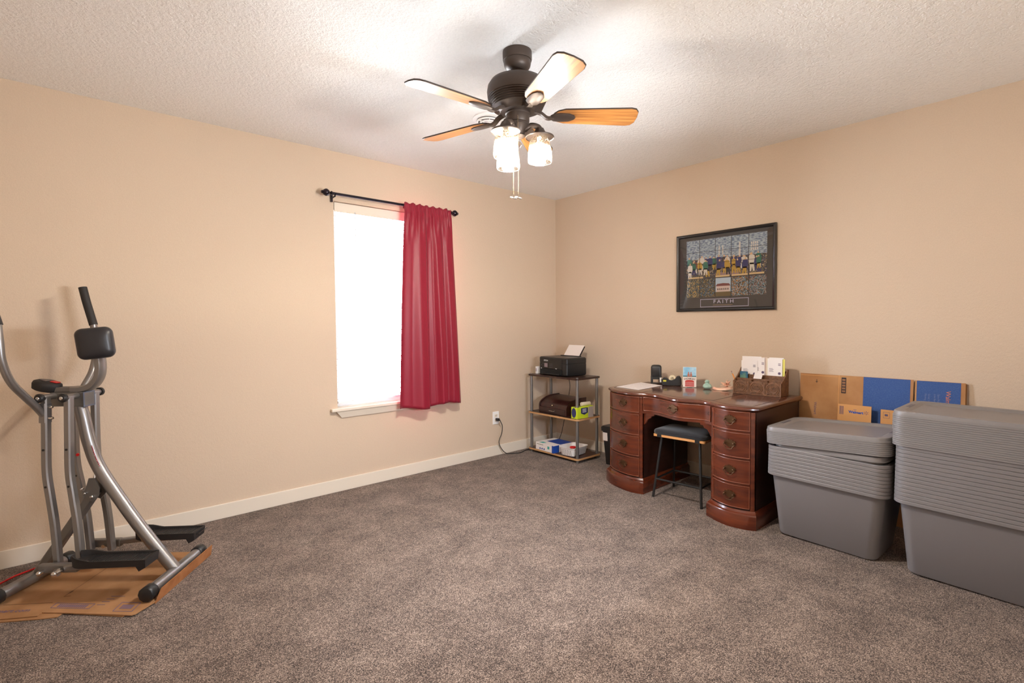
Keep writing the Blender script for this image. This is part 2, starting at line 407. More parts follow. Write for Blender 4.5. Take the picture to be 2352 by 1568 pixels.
def curtain():
    t = thing('curtain', 'dark red pleated curtain panel hanging over the right half of the window', 'curtain', (-1.55, -.085, 2.12))
    nu, nv = 150, 70; vs = []; fs = []
    KP = [(0, .2), (.07, -.25), (.20, .05), (.33, 1.0), (.43, .75), (.515, -1.0), (.585, -.55), (.655, .65), (.735, .45), (.79, -.55), (.865, .35), (.93, .1), (1, -.5)]
    def kf(s):
        for (a, p), (b, q) in zip(KP, KP[1:]):
            if a <= s <= b:
                u = (s - a) / (b - a); u = u * u * (3 - 2 * u); return p + (q - p) * u
        return KP[-1][1]
    def fold(s, t_):
        a = 0.009 + 0.026 * min(1, t_ * 1.3) ** .8
        s2 = min(1, max(0, s + .02 * math.sin(2.5 * t_ + 3 * s)))
        w2 = math.sin(2 * PI * (10.0 * s + 0.3)) * max(0, 1 - t_ * 5) ** 1.5 * 0.9
        w3 = math.sin(2 * PI * (19 * s)) * max(0, 1 - 9 * t_) * 0.5
        return a * (kf(s2) + w2 + w3)
    for j in range(nv + 1):
        tt = j / nv; z = .018 - tt * 1.59
        xl = -.222 - .070 * tt ** 0.8; xr = .206 + .085 * tt ** 0.9
        for i in range(nu + 1):
            s = i / nu
            x = xl + (xr - xl) * s
            g = fold(s, tt)
            y = -.008 - .010 - g - .006 * (1 - tt)
            if tt < .04: y = min(-.0135, y * .45 - .008)     # gathered rod pocket
            zz = z + (0.014 * math.sin(9 * s + 1) * tt ** 3) + (0.006 * math.sin(44 * s) * (1 - tt) ** 20)
            x += .006 * math.cos(2 * PI * 3 * s) * tt
            vs.append((x, y, zz))
    for j in range(nv):
        for i in range(nu):
            a = j * (nu + 1) + i; fs.append((a, a + 1, a + nu + 2, a + nu + 1))
    mb = MB(); mb.add(vs, fs); o = mb.build('cloth', M_curtain, t)
    MB().add([(-.215 + .415 * k / 30, .0125 + .002 * math.sin(k * 2.1), z) for z in (.016, -.022) for k in range(31)], [(k, k + 1, k + 32, k + 31) for k in range(30)]).build('rod_pocket', M_curtain, t)
    sd = o.modifiers.new('solid', 'SOLIDIFY'); sd.thickness = .0022; sd.offset = 0
    return t
curtain()

# ---------------------------------------------------------------- ceiling fan
FX, FY = -2.165, -1.834
fan = thing('ceiling_fan', 'bronze ceiling fan with five oak blades and three lit seeded glass lamps', 'ceiling fan', (FX, FY, 2.155))
Z = lambda z: z - 2.155
MB().lathe([(.0, Z(2.4385)), (.066, Z(2.4385)), (.0665, Z(2.432)), (.0665, Z(2.405)), (.0645, Z(2.398)), (.0615, Z(2.397)), (.062, Z(2.388)), (.059, Z(2.374)), (.051, Z(2.362)), (.040, Z(2.355)), (.034, Z(2.352)), (.028, Z(2.3535)), (.024, Z(2.346)), (0, Z(2.346))], n=40).build('canopy', M_bronze, fan)
MB().cyl((0, 0, Z(2.36)), (0, 0, Z(2.305)), .0165, n=20).lathe([(.0, Z(2.322)), (.024, Z(2.322)), (.03, Z(2.312)), (0, Z(2.311))], n=20).build('downrod', M_bronze, fan)
mp = [(0, 2.318), (.050, 2.3175), (.098, 2.313), (.122, 2.302), (.135, 2.282), (.139, 2.258), (.137, 2.238)]
for k in range(6):
    z = 2.234 - k * .008; r = .136 - k * .0038
    mp += [(r, z), (r - .004, z - .002), (r - .004, z - .006), (r - .0012, z - .0075)]
mp += [(.100, 2.182), (.086, 2.176), (.078, 2.168), (.066, 2.166), (0, 2.166)]
MB().lathe([(r, Z(z)) for r, z in mp], n=56).build('motor_housing', M_bronze, fan)
MB().lathe([(r, Z(z)) for r, z in [(0, 2.166), (.056, 2.166), (.057, 2.160), (.0535, 2.156), (.0535, 2.125), (.050, 2.120), (.0535, 2.116), (.0535, 2.108), (.046, 2.100), (.034, 2.085), (.030, 2.068), (.034, 2.062), (.026, 2.055), (.008, 2.052), (0, 2.050)]], n=40).build('switch_housing', M_bronze, fan)
def rotz(v, a): return Vector((v[0] * math.cos(a) - v[1] * math.sin(a), v[0] * math.sin(a) + v[1] * math.cos(a), v[2]))
PITCHB = math.radians(-12)
blade_ref = None
for k in range(5):
    ang = math.radians(33.3) - k * math.radians(72)
    Rz = Matrix(((1, 0, 0), (0, 1, 0), (0, 0, 1))); Rb = Matrix.Rotation(PITCHB, 3, 'X')
    # outline root -> tip
    rr0, rr1 = .165, .545; ol = []
    ol += [(rr0 + .018, -.040), (rr0, -.020), (rr0 - .004, 0), (rr0, .020), (rr0 + .018, .040), (rr0 + .05, .0525)]
    ol += [(rr1 - .035, .066), (rr1 - .012, .060), (rr1 + .002, .040), (rr1 + .006, .0), (rr1 + .002, -.040), (rr1 - .012, -.060), (rr1 - .035, -.066), (rr0 + .05, -.0525)]
    def ring(s_, z): return [Rb @ Vector(((x - .35) * s_[0] + .35, y * s_[1], z)) for x, y in ol]
    b = MB().loops([ring((.996, .98), -.0032), ring((1, 1), -.002), ring((1, 1), .0025), ring((.996, .98), .0032)])
    bo = b.build('blade', M_bladedk, fan, auto=60); bo.rotation_euler = (0, 0, ang)
    u = MB().loops([ring((.992, .965), -.0036), ring((.992, .965), -.0030)]); u.build('oak_veneer', M_blade, bo, smooth=False)
    # blade bracket: arm + shaped plate under the blade
    br = MB()
    arm = spline([(.070, 0, Z(2.176)), (.105, 0, Z(2.166)), (.135, 0, Z(2.145)), (.165, 0, Z(2.148))], 5)
    br.sweep([Rz @ p for p in arm], [(.006, -.011), (.006, .011), (-.006, .011), (-.006, -.011)], upv=(0, 0, 1))
    pl_ = [(.150, -.012), (.165, -.026), (.19, -.030), (.235, -.027), (.258, -.014), (.264, 0), (.258, .014), (.235, .027), (.19, .030), (.165, .026), (.150, .012)]
    br.loops([[Rb @ Vector(((x - .205) * .86 + .205, y * .78, -.0135)) for x, y in pl_], [Rb @ Vector((x, y, -.0095)) for x, y in pl_], [Rb @ Vector((x, y, -.0042)) for x, y in pl_]])
    br.build('blade_bracket', M_bronze, fan).rotation_euler = (0, 0, ang)
def seeded():
    m = bpy.data.materials.new('seeded_glass'); m.use_nodes = True; n = m.node_tree.nodes; l = m.node_tree.links; n.clear()
    o = n.new('ShaderNodeOutputMaterial'); t = n.new('ShaderNodeBsdfTransparent'); g = n.new('ShaderNodeBsdfGlossy'); tr = n.new('ShaderNodeBsdfTranslucent')
    tr.inputs[0].default_value = (1, .95, .85, 1)
    g.inputs['Roughness'].default_value = 0.08
    tc = n.new('ShaderNodeTexCoord'); vo = n.new('ShaderNodeTexVoronoi'); vo.inputs['Scale'].default_value = 120
    cr = n.new('ShaderNodeValToRGB'); cr.color_ramp.elements[0].position = .25; cr.color_ramp.elements[1].position = .42
    cr.color_ramp.elements[0].color = (.42, .27, .12, 1); cr.color_ramp.elements[1].color = (.98, .97, .95, 1)
    l.new(tc.outputs['Object'], vo.inputs['Vector']); l.new(vo.outputs['Distance'], cr.inputs[0]); l.new(cr.outputs[0], t.inputs[0])
    m1 = n.new('ShaderNodeMixShader'); m1.inputs[0].default_value = .05; l.new(t.outputs[0], m1.inputs[1]); l.new(tr.outputs[0], m1.inputs[2])
    m2 = n.new('ShaderNodeMixShader'); m2.inputs[0].default_value = .05; l.new(m1.outputs[0], m2.inputs[1]); l.new(g.outputs[0], m2.inputs[2])
    l.new(m2.outputs[0], o.inputs[0]); return m
M_seed = seeded()
M_bulb = bpy.data.materials.new('bulb_glow'); M_bulb.use_nodes = True
_n = M_bulb.node_tree.nodes; _n.clear(); _e = _n.new('ShaderNodeEmission'); _o = _n.new('ShaderNodeOutputMaterial')
_e.inputs[0].default_value = (1.0, .95, .88, 1); _e.inputs[1].default_value = BULB
M_bulb.node_tree.links.new(_e.outputs[0], _o.inputs[0])
for ang in (-44.4, 75.6, 195.6):
    a = math.radians(ang); cx, cy = .100 * math.cos(a), .100 * math.sin(a)
    arm = spline([(.030 * math.cos(a), .030 * math.sin(a), Z(2.090)), (.06 * math.cos(a), .06 * math.sin(a), Z(2.108)), (.094 * math.cos(a), .094 * math.sin(a), Z(2.100)), (cx, cy, Z(2.080))], 5)
    lk = MB().tube(arm, .013, n=12).build('lamp_arm', M_bronze, fan)
    MB().lathe([(0, Z(2.098)), (.018, Z(2.094)), (.024, Z(2.082)), (.030, Z(2.072)), (.034, Z(2.064)), (.064, Z(2.058)), (.066, Z(2.0545)), (.064, Z(2.051)), (.062, Z(2.054)), (.03, Z(2.060)), (0, Z(2.062))], (cx, cy, 0), 36).build('lamp_holder', M_bronze, fan)
    for s in (-1, 1):
        wi = MB()
        q = a + s * PI / 2; d = Vector((math.cos(q), math.sin(q), 0)); c0 = Vector((cx, cy, 0))
        wi.tube([c0 + d * .032 + Vector((0, 0, Z(2.078))), c0 + d * .056 + Vector((0, 0, Z(2.078))), c0 + d * .056 + Vector((0, 0, Z(2.056)))], .0018, n=6)
        wi.build('wire_clip', M_bronze, fan)
    prof = [(.036, 2.055), (.043, 2.045), (.049, 2.022), (.053, 1.99), (.055, 1.963), (.055, 1.950), (.053, 1.942), (.0505, 1.942), (.0525, 1.952), (.0525, 1.963), (.0505, 1.99), (.0465, 2.022), (.0405, 2.043), (.034, 2.053)]
    L = []
    for r, z in prof: L.append([Vector((cx + r * math.cos(2 * PI * j / 36), cy + r * math.sin(2 * PI * j / 36), Z(z))) for j in range(36)])
    MB().loops(L, (False, False)).build('glass_shade', M_seed, fan)
    MB().lathe([(0, Z(2.058)), (.012, Z(2.056)), (.013, Z(2.035)), (.016, Z(2.030)), (.032, Z(2.000)), (.0325, Z(1.990)), (.0305, Z(1.990)), (.0305, Z(1.9925)), (0, Z(1.9925))], (cx, cy, 0), 20).build('socket_shield', M_white, fan)  # socket flared into an unseen collar shaped to keep bulb light off the ceiling
    MB().lathe([(.0, Z(1.9915)), (.030, Z(1.9915)), (.0265, Z(1.980)), (.018, Z(1.968)), (.008, Z(1.962)), (0, Z(1.961))], (cx, cy, 0), 18).build('light_bulb', M_bulb, fan)
for (px, py, z1, dx) in ((.0, -.0, 1.772, 0), (-.028, .025, 1.790, 0)):
    ch = MB()
    z0 = 2.135 if dx == 0 and px == 0 else 2.05
    st = (-.036, -.041) if px == 0 else (px, py)
    st = (-.036, -.041) if px == 0 else (-.002, .030)
    zc = z0
    while zc > z1 + .012:
        ch.sph((st[0], st[1], Z(zc)), .0017, n=6); zc -= .0048
    ch.build('pull_chain', mat('brass_chain', (.75, .6, .38, 1), rough=.3, metal=1), fan)
    MB().lathe([(0, -.002), (.016, -.002), (.0175, 0), (.016, .002), (0, .002)], (st[0], st[1], Z(z1)), 20, R=Matrix.Rotation(.5, 3, 'X')).cyl((st[0], st[1], Z(z1 + .002)), (st[0], st[1], Z(z1 + .014)), .002, n=8).build('pull_fob', M_chrome, fan)

# round smoke detector on the ceiling behind the fan
sd = thing('smoke_detector', 'round white slotted smoke detector on the ceiling behind the fan', 'smoke detector', (-1.80, -1.165, H))
MB().lathe([(0, -.001), (.088, -.001), (.089, -.008), (.082, -.012), (.074, -.014), (0, -.014)], n=40).build('base', M_white, sd)
MB().lathe([(.0, -.014), (.066, -.014), (.066, -.022), (.0, -.022)], n=40).build('dark_gap', mat('vent_shadow_grey', (.12, .11, .11, 1), rough=.8), sd)
dt = MB()
for r0, r1, z0, z1 in ((.058, .070, -.026, -.021), (.040, .050, -.034, -.027), (.0, .030, -.038, -.031)):
    L = [[Vector((max(r, 1e-4) * math.cos(2 * PI * j / 40), max(r, 1e-4) * math.sin(2 * PI * j / 40), z)) for j in range(40)] for r, z in ((r0, z1), (r1, z1), (r1, z0), (r0, z0), (r0, z1))]
    dt.loops(L, (False, False))
for k in range(6):
    a = k * PI / 3; dt.box((.035 * math.cos(a), .035 * math.sin(a), -.028), (.066, .003, .008), rot=(0, 0, a))
dt.build('cover', M_white, sd)
MB().lathe([(0, -.022), (.045, -.022), (.030, -.030), (0, -.030)], n=30).build('dark_core', MATS['vent_shadow_grey'], sd)

# ---------------------------------------------------------------- outlets and cords
def outlet(x, label):
    t = thing('wall_outlet', label, 'outlet', (x, -.0005, .345))
    MB().box((0, -.003, 0), (.072, .006, .116)).build('cover_plate', M_white, t, smooth=False, bevel=.0025)
    for dz in (-.02, .02):
        so = MB().box((0, -.007, dz), (.034, .003, .028)).build('socket', M_trim, t, smooth=False, bevel=.001)
        s2 = MB()
        for dx in (-.007, .007): s2.box((dx, -.0088, dz + .003), (.0022, .001, .009))
        s2.build('slot', M_black, so, smooth=False)
    return t
outlet(-.805, 'white wall outlet with a black plug in it, beside the printer shelf')
outlet(-3.612, 'white wall outlet low behind the exercise machine')
cord = thing('power_cord', 'black power cord hanging from the outlet and running under the shelf', 'cord', (-.805, -.03, .333))
MB().box((0, .0, 0), (.024, .036, .024)).cyl((0, -.018, 0), (0.002, -.034, -.004), .007, .005, n=10).build('plug', M_black, cord, bevel=.003)
pts = [(-.803, -.062, .328), (-.77, -.055, .27), (-.772, -.045, .2), (-.80, -.04, .13), (-.77, -.04, .06), (-.72, -.05, .012), (-.66, -.075, .006), (-.60, -.105, .006), (-.55, -.09, .006), (-.50, -.07, .006), (-.40, -.06, .006)]
MB().tube(spline(pts, 8), .0036, n=8).build('cable', M_black, cord, world=cord)
pc = MB().tube(spline([(-.085, -.24, .80), (-.075, -.235, .70), (-.07, -.25, .60), (-.07, -.235, .50), (-.07, -.20, .36), (-.07, -.165, .22), (-.065, -.12, .09), (-.08, -.07, .008), (-.2, -.05, .008)], 8), .003, n=8).build('printer_cable', M_black)
tag(pc, 'thin dark cable dropping from the printer down behind the open shelf', 'cable')

# ---------------------------------------------------------------- framed poster
pt = thing('framed_poster', 'black framed stained-glass poster reading FAITH, on the wall above the desk', 'picture', (0, -1.746, 1.592))
HW, HH = .383, .302      # half width (y), half height
M_frame = mat('black_frame', (.01, .009, .009, 1), rough=.22, coat=.4)
def pY(y): return -y     # picture right is -y
fm = MB(); cor = [(-HW, -HH), (HW, -HH), (HW, HH), (-HW, HH)]
prof = [(0, .001), (0, .020), (.008, .025), (.018, .022), (.024, .014), (.024, .001)]
L = []
for inn, dep in prof:
    L.append([Vector((-dep, pY(sx * (HW - inn)), sz * (HH - inn))) for sx, sz in ((-1, -1), (1, -1), (1, 1), (-1, 1))])
L.append(L[0])
fm.loops(L, (False, False)).build('frame', M_frame, pt, smooth=False)
MB().b2(-.008, -.001, -HW + .022, HW - .022, -HH + .022, HH - .022).build('mat_board', mat('dark_brown_mat', (.075, .062, .058, 1), rough=.7), pt, smooth=False)
def artmat(name, cols, scale, rnd=1.0, dark=.08, seed=0):
    m = bpy.data.materials.new(name); m.use_nodes = True; n = m.node_tree.nodes; l = m.node_tree.links; p = n['Principled BSDF']; p.inputs['Roughness'].default_value = .6
    tc = n.new('ShaderNodeTexCoord'); mp = n.new('ShaderNodeMapping'); mp.inputs['Location'].default_value = (0, seed * 3.1, seed * 1.7)
    v = n.new('ShaderNodeTexVoronoi'); v.inputs['Scale'].default_value = scale
    ve = n.new('ShaderNodeTexVoronoi'); ve.feature = 'DISTANCE_TO_EDGE'; ve.inputs['Scale'].default_value = scale
    l.new(tc.outputs['Object'], mp.inputs[0]); l.new(mp.outputs[0], v.inputs['Vector']); l.new(mp.outputs[0], ve.inputs['Vector'])
    sp = n.new('ShaderNodeSeparateXYZ'); l.new(v.outputs['Color'], sp.inputs[0])
    cr = n.new('ShaderNodeValToRGB'); cr.color_ramp.interpolation = 'CONSTANT'; l.new(sp.outputs[0], cr.inputs[0])
    el = cr.color_ramp.elements
    for i, c in enumerate(cols):
        if i == 0: el[0].position = 0; el[0].color = c
        elif i == 1: el[1].position = 1 / len(cols); el[1].color = c
        else: k = el.new(i / len(cols)); k.color = c
    gt = n.new('ShaderNodeMath'); gt.operation = 'GREATER_THAN'; gt.inputs[1].default_value = dark; l.new(ve.outputs['Distance'], gt.inputs[0])
    mx = n.new('ShaderNodeMix'); mx.data_type = 'RGBA'; l.new(gt.outputs[0], mx.inputs[0]); mx.inputs[6].default_value = (.02, .018, .02, 1); l.new(cr.outputs[0], mx.inputs[7]); l.new(mx.outputs[2], p.inputs['Base Color'])
    return m
AY0, AY1 = -.300, .318      # art left/right in picture coordinates (right positive)
AZ0, AZ1 = -.192, .252
def prect(mb, a0, a1, z0, z1, d=.0085, t=.0008): return mb.b2(-d - t, -d, pY(a1), pY(a0), z0, z1)
sky = [S(150, 160, 190), S(120, 130, 170), S(170, 180, 190), S(140, 150, 150), S(110, 110, 150), S(190, 190, 200)]
crowd = [S(50, 46, 80), S(150, 130, 110), S(40, 34, 34), S(120, 92, 60), S(70, 70, 120), S(200, 180, 150), S(60, 50, 44), S(90, 100, 80)]
prect(MB(), AY0, AY1, .10, AZ1).build('upper_glass', mat('glass_sky', S(96, 108, 140), rough=.6, noise=(16, S(190, 200, 206), .36, .62, (1, 3, 9))), pt, smooth=False)
prect(MB(), AY0, AY1, -.03, .10).build('middle_glass', artmat('glass_crowd', crowd, 190, dark=.035, seed=2), pt, smooth=False)
# simple standing figures in coloured coats
Mg = {k: mat('glass_' + k, v, rough=.6) for k, v in dict(blue=S(52, 48, 104), gold=S(190, 150, 56), skin=S(222, 180, 140), white=S(220, 210, 200), green=S(50, 110, 90), rust=S(140, 74, 52), dusk=S(52, 44, 50)).items()}
def figure(x, z, h, coat, leg, lean=0):
    mb = {c: MB() for c in set((coat, leg, 'skin'))}
    d = .0093 + rf.random() * .0006
    def poly(c, pts): mb[c].loops([[Vector((-d, pY(x + a * h + lean * b * h), z + b * h)) for a, b in pts], [Vector((-d - .0004, pY(x + a * h + lean * b * h), z + b * h)) for a, b in pts]])
    poly(leg, [(-.13, .0), (-.05, 0), (0, .25), (.05, 0), (.13, 0), (.11, .45), (-.11, .45)])
    poly(coat, [(-.14, .36), (.14, .36), (.19, .55), (.15, .84), (.05, .88), (-.05, .88), (-.15, .84), (-.19, .55)])
    poly('skin', [(.055 * math.cos(2 * PI * k / 8), .935 + .075 * math.sin(2 * PI * k / 8)) for k in range(8)])
    return mb
figs = []
rf = random.Random(11)
for row, (zb, hh, n_) in enumerate(((.0, .105, 17), (-.035, .120, 15))):
    for k in range(n_):
        x = AY0 + .018 + (AY1 - AY0 - .036) * (k + rf.uniform(.1, .9)) / n_
        ct = rf.choice(['blue', 'blue', 'gold', 'rust', 'green', 'white', 'dusk']); lg_ = rf.choice(['gold', 'white', 'dusk', 'blue'])
        if row and abs(x - .03) < .10: ct, lg_ = rf.choice([('blue', 'gold'), ('gold', 'dusk')])
        figs.append((x, zb + rf.uniform(-.006, .02), hh * rf.uniform(.85, 1.15), ct, lg_, rf.uniform(-.15, .15)))
allm = {}
for f in figs:
    for c, mb in figure(*f).items():
        t_ = allm.setdefault(c, MB()); t_.add(mb.v, mb.f)
for c, mb in allm.items(): mb.build('figure_colours', Mg[c], pt, smooth=False)
prect(MB(), -.06, .12, -.035, -.012, d=.0093, t=.0003).build('carpet_step', mat('step_stone', S(150, 120, 120), rough=.6), pt, smooth=False)
cols5 = [[S(70, 80, 60), S(40, 40, 44), S(170, 150, 110), S(60, 90, 110), S(200, 160, 90)], [S(90, 60, 40), S(50, 46, 30), S(180, 150, 100), S(80, 120, 150), S(60, 60, 40)], None, [S(50, 50, 44), S(120, 150, 170), S(90, 70, 50), S(200, 130, 50), S(160, 180, 190)], [S(120, 160, 180), S(60, 50, 40), S(140, 80, 60), S(180, 160, 150), S(80, 90, 90)]]
edges = [-.300, -.188, -.062, .062, .190, .318]
for i in range(5):
    mb = MB(); prect(mb, edges[i] + .003, edges[i + 1] - .003, AZ0, -.052)
    if i == 2:
        mb.build('house_panel', mat('panel_sky', S(186, 200, 216), rough=.6), pt, smooth=False)
        h = MB(); prect(h, -.052, .052, -.158, -.115, d=.0094, t=.0003); h.build('painted_house', mat('panel_house', S(214, 190, 180), rough=.6), pt, smooth=False)
        r = MB().loops([[Vector((-.0095 - q, pY(a), z)) for a, z in ((-.058, -.115), (.058, -.115), (.046, -.098), (.0, -.094), (-.046, -.098))] for q in (0, .0004)]); r.build('painted_roof', mat('panel_roof', S(120, 60, 56), rough=.6), pt, smooth=False)
        g = MB(); prect(g, -.059, .059, AZ0, -.158, d=.0094, t=.0003); g.build('painted_lawn', mat('panel_lawn', S(110, 90, 54), rough=.6), pt, smooth=False)
        wdw = MB()
        for q in range(6): prect(wdw, -.043 + q * .0155, -.036 + q * .0155, -.145, -.132, d=.0098, t=.0002)
        wdw.build('painted_windows', M_inkdark, pt, smooth=False)
    else: mb.build('lower_panel', artmat('lower_glass_%d' % i, cols5[i], 230, dark=.03, seed=5 + i), pt, smooth=False)
bn = MB()
for a0, a1, z in ((-.285, -.16, -.047), (-.06, .05, -.046), (.065, .185, -.046), (.195, .30, -.044)): prect(bn, a0, a1, z, z + .013, d=.0096, t=.0004)
bn.build('title_banner', mat('banner_cream', S(216, 184, 136), rough=.6), pt, smooth=False)
gr = MB()
for x in edges[1:5]: prect(gr, x - .0018, x + .0018, AZ0, AZ1, d=.0099, t=.0003)
for z in (-.052, .065, .155): prect(gr, AY0, AY1, z - .0014, z + .0014, d=.0099, t=.0003)
gr.build('leading', M_inkdark, pt, smooth=False)
wf = MB()
for q in range(4):
    for r_ in range(3): prect(wf, .205 + q * .014, .214 + q * .014, .13 + r_ * .022, .147 + r_ * .022, d=.0093, t=.0004)
prect(wf, .118, .130, .05, .20, d=.0093, t=.0004); prect(wf, -.035, -.027, .12, .19, d=.0093, t=.0004); prect(wf, -.008, .0, .12, .19, d=.0093, t=.0004)
wf.build('painted_window_light', Mg['white'], pt, smooth=False)
bx = MB(); a0, a1, z0, z1, q = -.183, .192, -.271, -.209, .004
for r_ in ((a0, a1, z0, z0 + q), (a0, a1, z1 - q, z1), (a0, a0 + q, z0, z1), (a1 - q, a1, z0, z1)): prect(bx, *r_, d=.0082, t=.0004)
M_lav = mat('lavender_print', S(196, 188, 210), rough=.6)
bx.build('caption_border', M_lav, pt, smooth=False)
text('F A I T H', .036, (-.0085, -.003, -.232), (0, -1, 0), (0, 0, 1), M_lav, pt, sx=1.15, bold=.0006)
MB().b2(-.0092, -.0088, -.075, .08, -.2572, -.2555).build('caption_line', Mg['skin'], pt, smooth=False)
text('THE STRENGTH TO BELIEVE', .0075, (-.0085, -.003, -.2515), (0, -1, 0), (0, 0, 1), M_lav, pt) if False else None
# slightly bowed acrylic glazing
gv = []; gf = []; nn_ = 24
for i in range(nn_ + 1):
    for j in range(nn_ + 1):
        a = -1 + 2 * i / nn_; b = -1 + 2 * j / nn_
        gv.append((-.0115 - .0120 * (1 - a * a) * (1 - .40 * b * b), a * (HW - .023), b * (HH - .023)))
for i in range(nn_):
    for j in range(nn_):
        k = i * (nn_ + 1) + j; gf.append((k, k + 1, k + nn_ + 2, k + nn_ + 1))
MB().add(gv, gf).build('glazing', M_glass, pt, auto=180)

# ---------------------------------------------------------------- desk
FRONT = [(-1.137, -.612), (-1.170, -.642), (-1.226, -.686), (-1.309, -.724), (-1.40, -.745), (-1.46, -.742), (-1.51, -.724), (-1.553, -.706), (-1.617, -.707), (-1.697, -.737), (-1.779, -.772), (-1.845, -.782), (-1.90, -.766), (-1.974, -.742), (-2.04, -.762), (-2.111, -.803), (-2.185, -.825), (-2.256, -.815), (-2.30, -.795), (-2.335, -.765)]
_sp = spline([(y, x, 0) for y, x in FRONT], 10)
def FX_(y):
    for i in range(len(_sp) - 1):
        if _sp[i].x >= y >= _sp[i + 1].x:
            t = (_sp[i].x - y) / max(1e-9, _sp[i].x - _sp[i + 1].x); return _sp[i].y + (_sp[i + 1].y - _sp[i].y) * t
    return _sp[0].y if y > _sp[0].x else _sp[-1].y
def curve(y0, y1, off, n=14): return [(FX_(y0 + (y1 - y0) * i / n) + off, y0 + (y1 - y0) * i / n) for i in range(n + 1)]
desk = thing('kneehole_desk', 'dark mahogany kneehole desk with a serpentine front and brass drawer pulls', 'desk', (-.42, -1.74, 0))
BX = -.10
def W(mb, name, m, parent, **k): return mb.build(name, m, parent, world=desk, **k)
tp = MB()
YL, YR = -1.137, -2.335
def topo(off, sd_): return curve(YL, YR, off, 70) + [(BX + .012 - sd_ * .5, YR + sd_), (BX + .012 - sd_ * .5, YL - sd_)]
def topring(off, z, s_=0):
    c = curve(YL, YR, off, 70); c = [(x, y + (s_ if y < -1.74 else -s_) * (abs(y + 1.736) / .6)) for x, y in c]
    return [Vector((x, y, z)) for x, y in c + [(BX + .01, YR + s_), (BX + .01, YL - s_)]]
tp.loops([topring(.016, .680, .014), topring(.012, .686, .010), topring(.003, .691, .003), topring(0, .696, 0), topring(.001, .703, .001), topring(.006, .709, .005), topring(.014, .712, .012)])
W(tp, 'desktop', M_woodtop, desk, auto=30)
ink = MB()
# inlaid border lines on the top
def inl(p, q, w_=.0022):
    p, q = Vector(p), Vector(q); d = (q - p).normalized(); n_ = Vector((-d.y, d.x, 0)) * w_
    ink.loops([[p + n_, p - n_, q - n_, q + n_], [v + Vector((0, 0, .0006)) for v in (p + n_, p - n_, q - n_, q + n_)]])
zt = .7121
for a in (-1.49, -2.02): inl((-.165, a, zt), (FX_(a) + .06, a, zt))
inl((-.165, YL - .045, zt), (-.165, YR + .045, zt)); inl((-.165, YR + .045, zt), (FX_(YR + .045) + .055, YR + .045, zt)); inl((-.165, YL - .045, zt), (FX_(YL - .045) + .055, YL - .045, zt))
cc = curve(YL - .045, YR + .045, .055, 40)
for i in range(40): inl((*cc[i], zt), (*cc[i + 1], zt))
W(ink, 'inlay_line', M_wooddk, desk, smooth=False)
PEDS = [(-1.160, -1.512), (-2.040, -2.315)]
HB = .022
def pulls(parent, y, z, s=1.0):
    x = FX_(y) + .0105; dy = .02; nx = FX_(y - dy) - FX_(y + dy); tdir = Vector((nx, -2 * dy, 0)).normalized(); up_ = Vector((0, 0, 1))
    nrm = tdir.cross(up_)   # towards the room
    if nrm.x > 0: nrm = -nrm
    org = Vector((x, y, z)) + nrm * .0006
    half = [(0, .030), (.006, .022), (.012, .028), (.018, .017), (.028, .022), (.033, .012), (.040, .008), (.031, .001), (.034, -.008), (.022, -.008), (.016, -.018), (.007, -.016), (0, -.024)]
    poly = [(a * s, b * s) for a, b in half] + [(-a * s, b * s) for a, b in reversed(half[1:-1])]
    ax = nrm.cross(up_) * -1
    if ax.cross(up_).dot(nrm) < 0: ax = -ax
    hd = MB().plate(poly, org, ax, up_, .0022)
    for q in (-1, 1):
        hd.cyl(org + ax * q * .027 * s + up_ * .005, org + ax * q * .027 * s + up_ * .005 + nrm * .014, .004, n=10)
        hd.sph(org + ax * q * .027 * s + up_ * .005 + nrm * .014, .0055, n=8)
    bail = [org + nrm * .014 + ax * a * s + up_ * b * s for a, b in ((-.027, .005), (-.033, -.006), (-.024, -.014), (-.018, -.024), (0, -.028), (.018, -.024), (.024, -.014), (.033, -.006), (.027, .005))]
    hd.tube(spline(bail, 4), .0024, n=8)
    hd.build('handle', M_brass, parent, world=desk)
def drawer(y0, y1, z0, z1):
    c = curve(y0, y1, .0115, 18); cb = curve(y0, y1, .040, 18)
    dm = MB().loops([[Vector((x, y, z0)) for x, y in c + cb[::-1]], [Vector((x, y, z1)) for x, y in c + cb[::-1]]])
    d = W(dm, 'drawer', M_wood, desk, auto=30)
    bd = MB(); cf = curve(y0, y1, .0105, 18); r = .0026
    for z in (z0 + .001, z1 - .001): bd.tube([(x, y, z) for x, y in cf], r, n=8)
    for x, y in (cf[0], cf[-1]): bd.cyl((x, y, z0), (x, y, z1), r, n=8)
    W(bd, 'bead_moulding', M_bead, d)
    return d
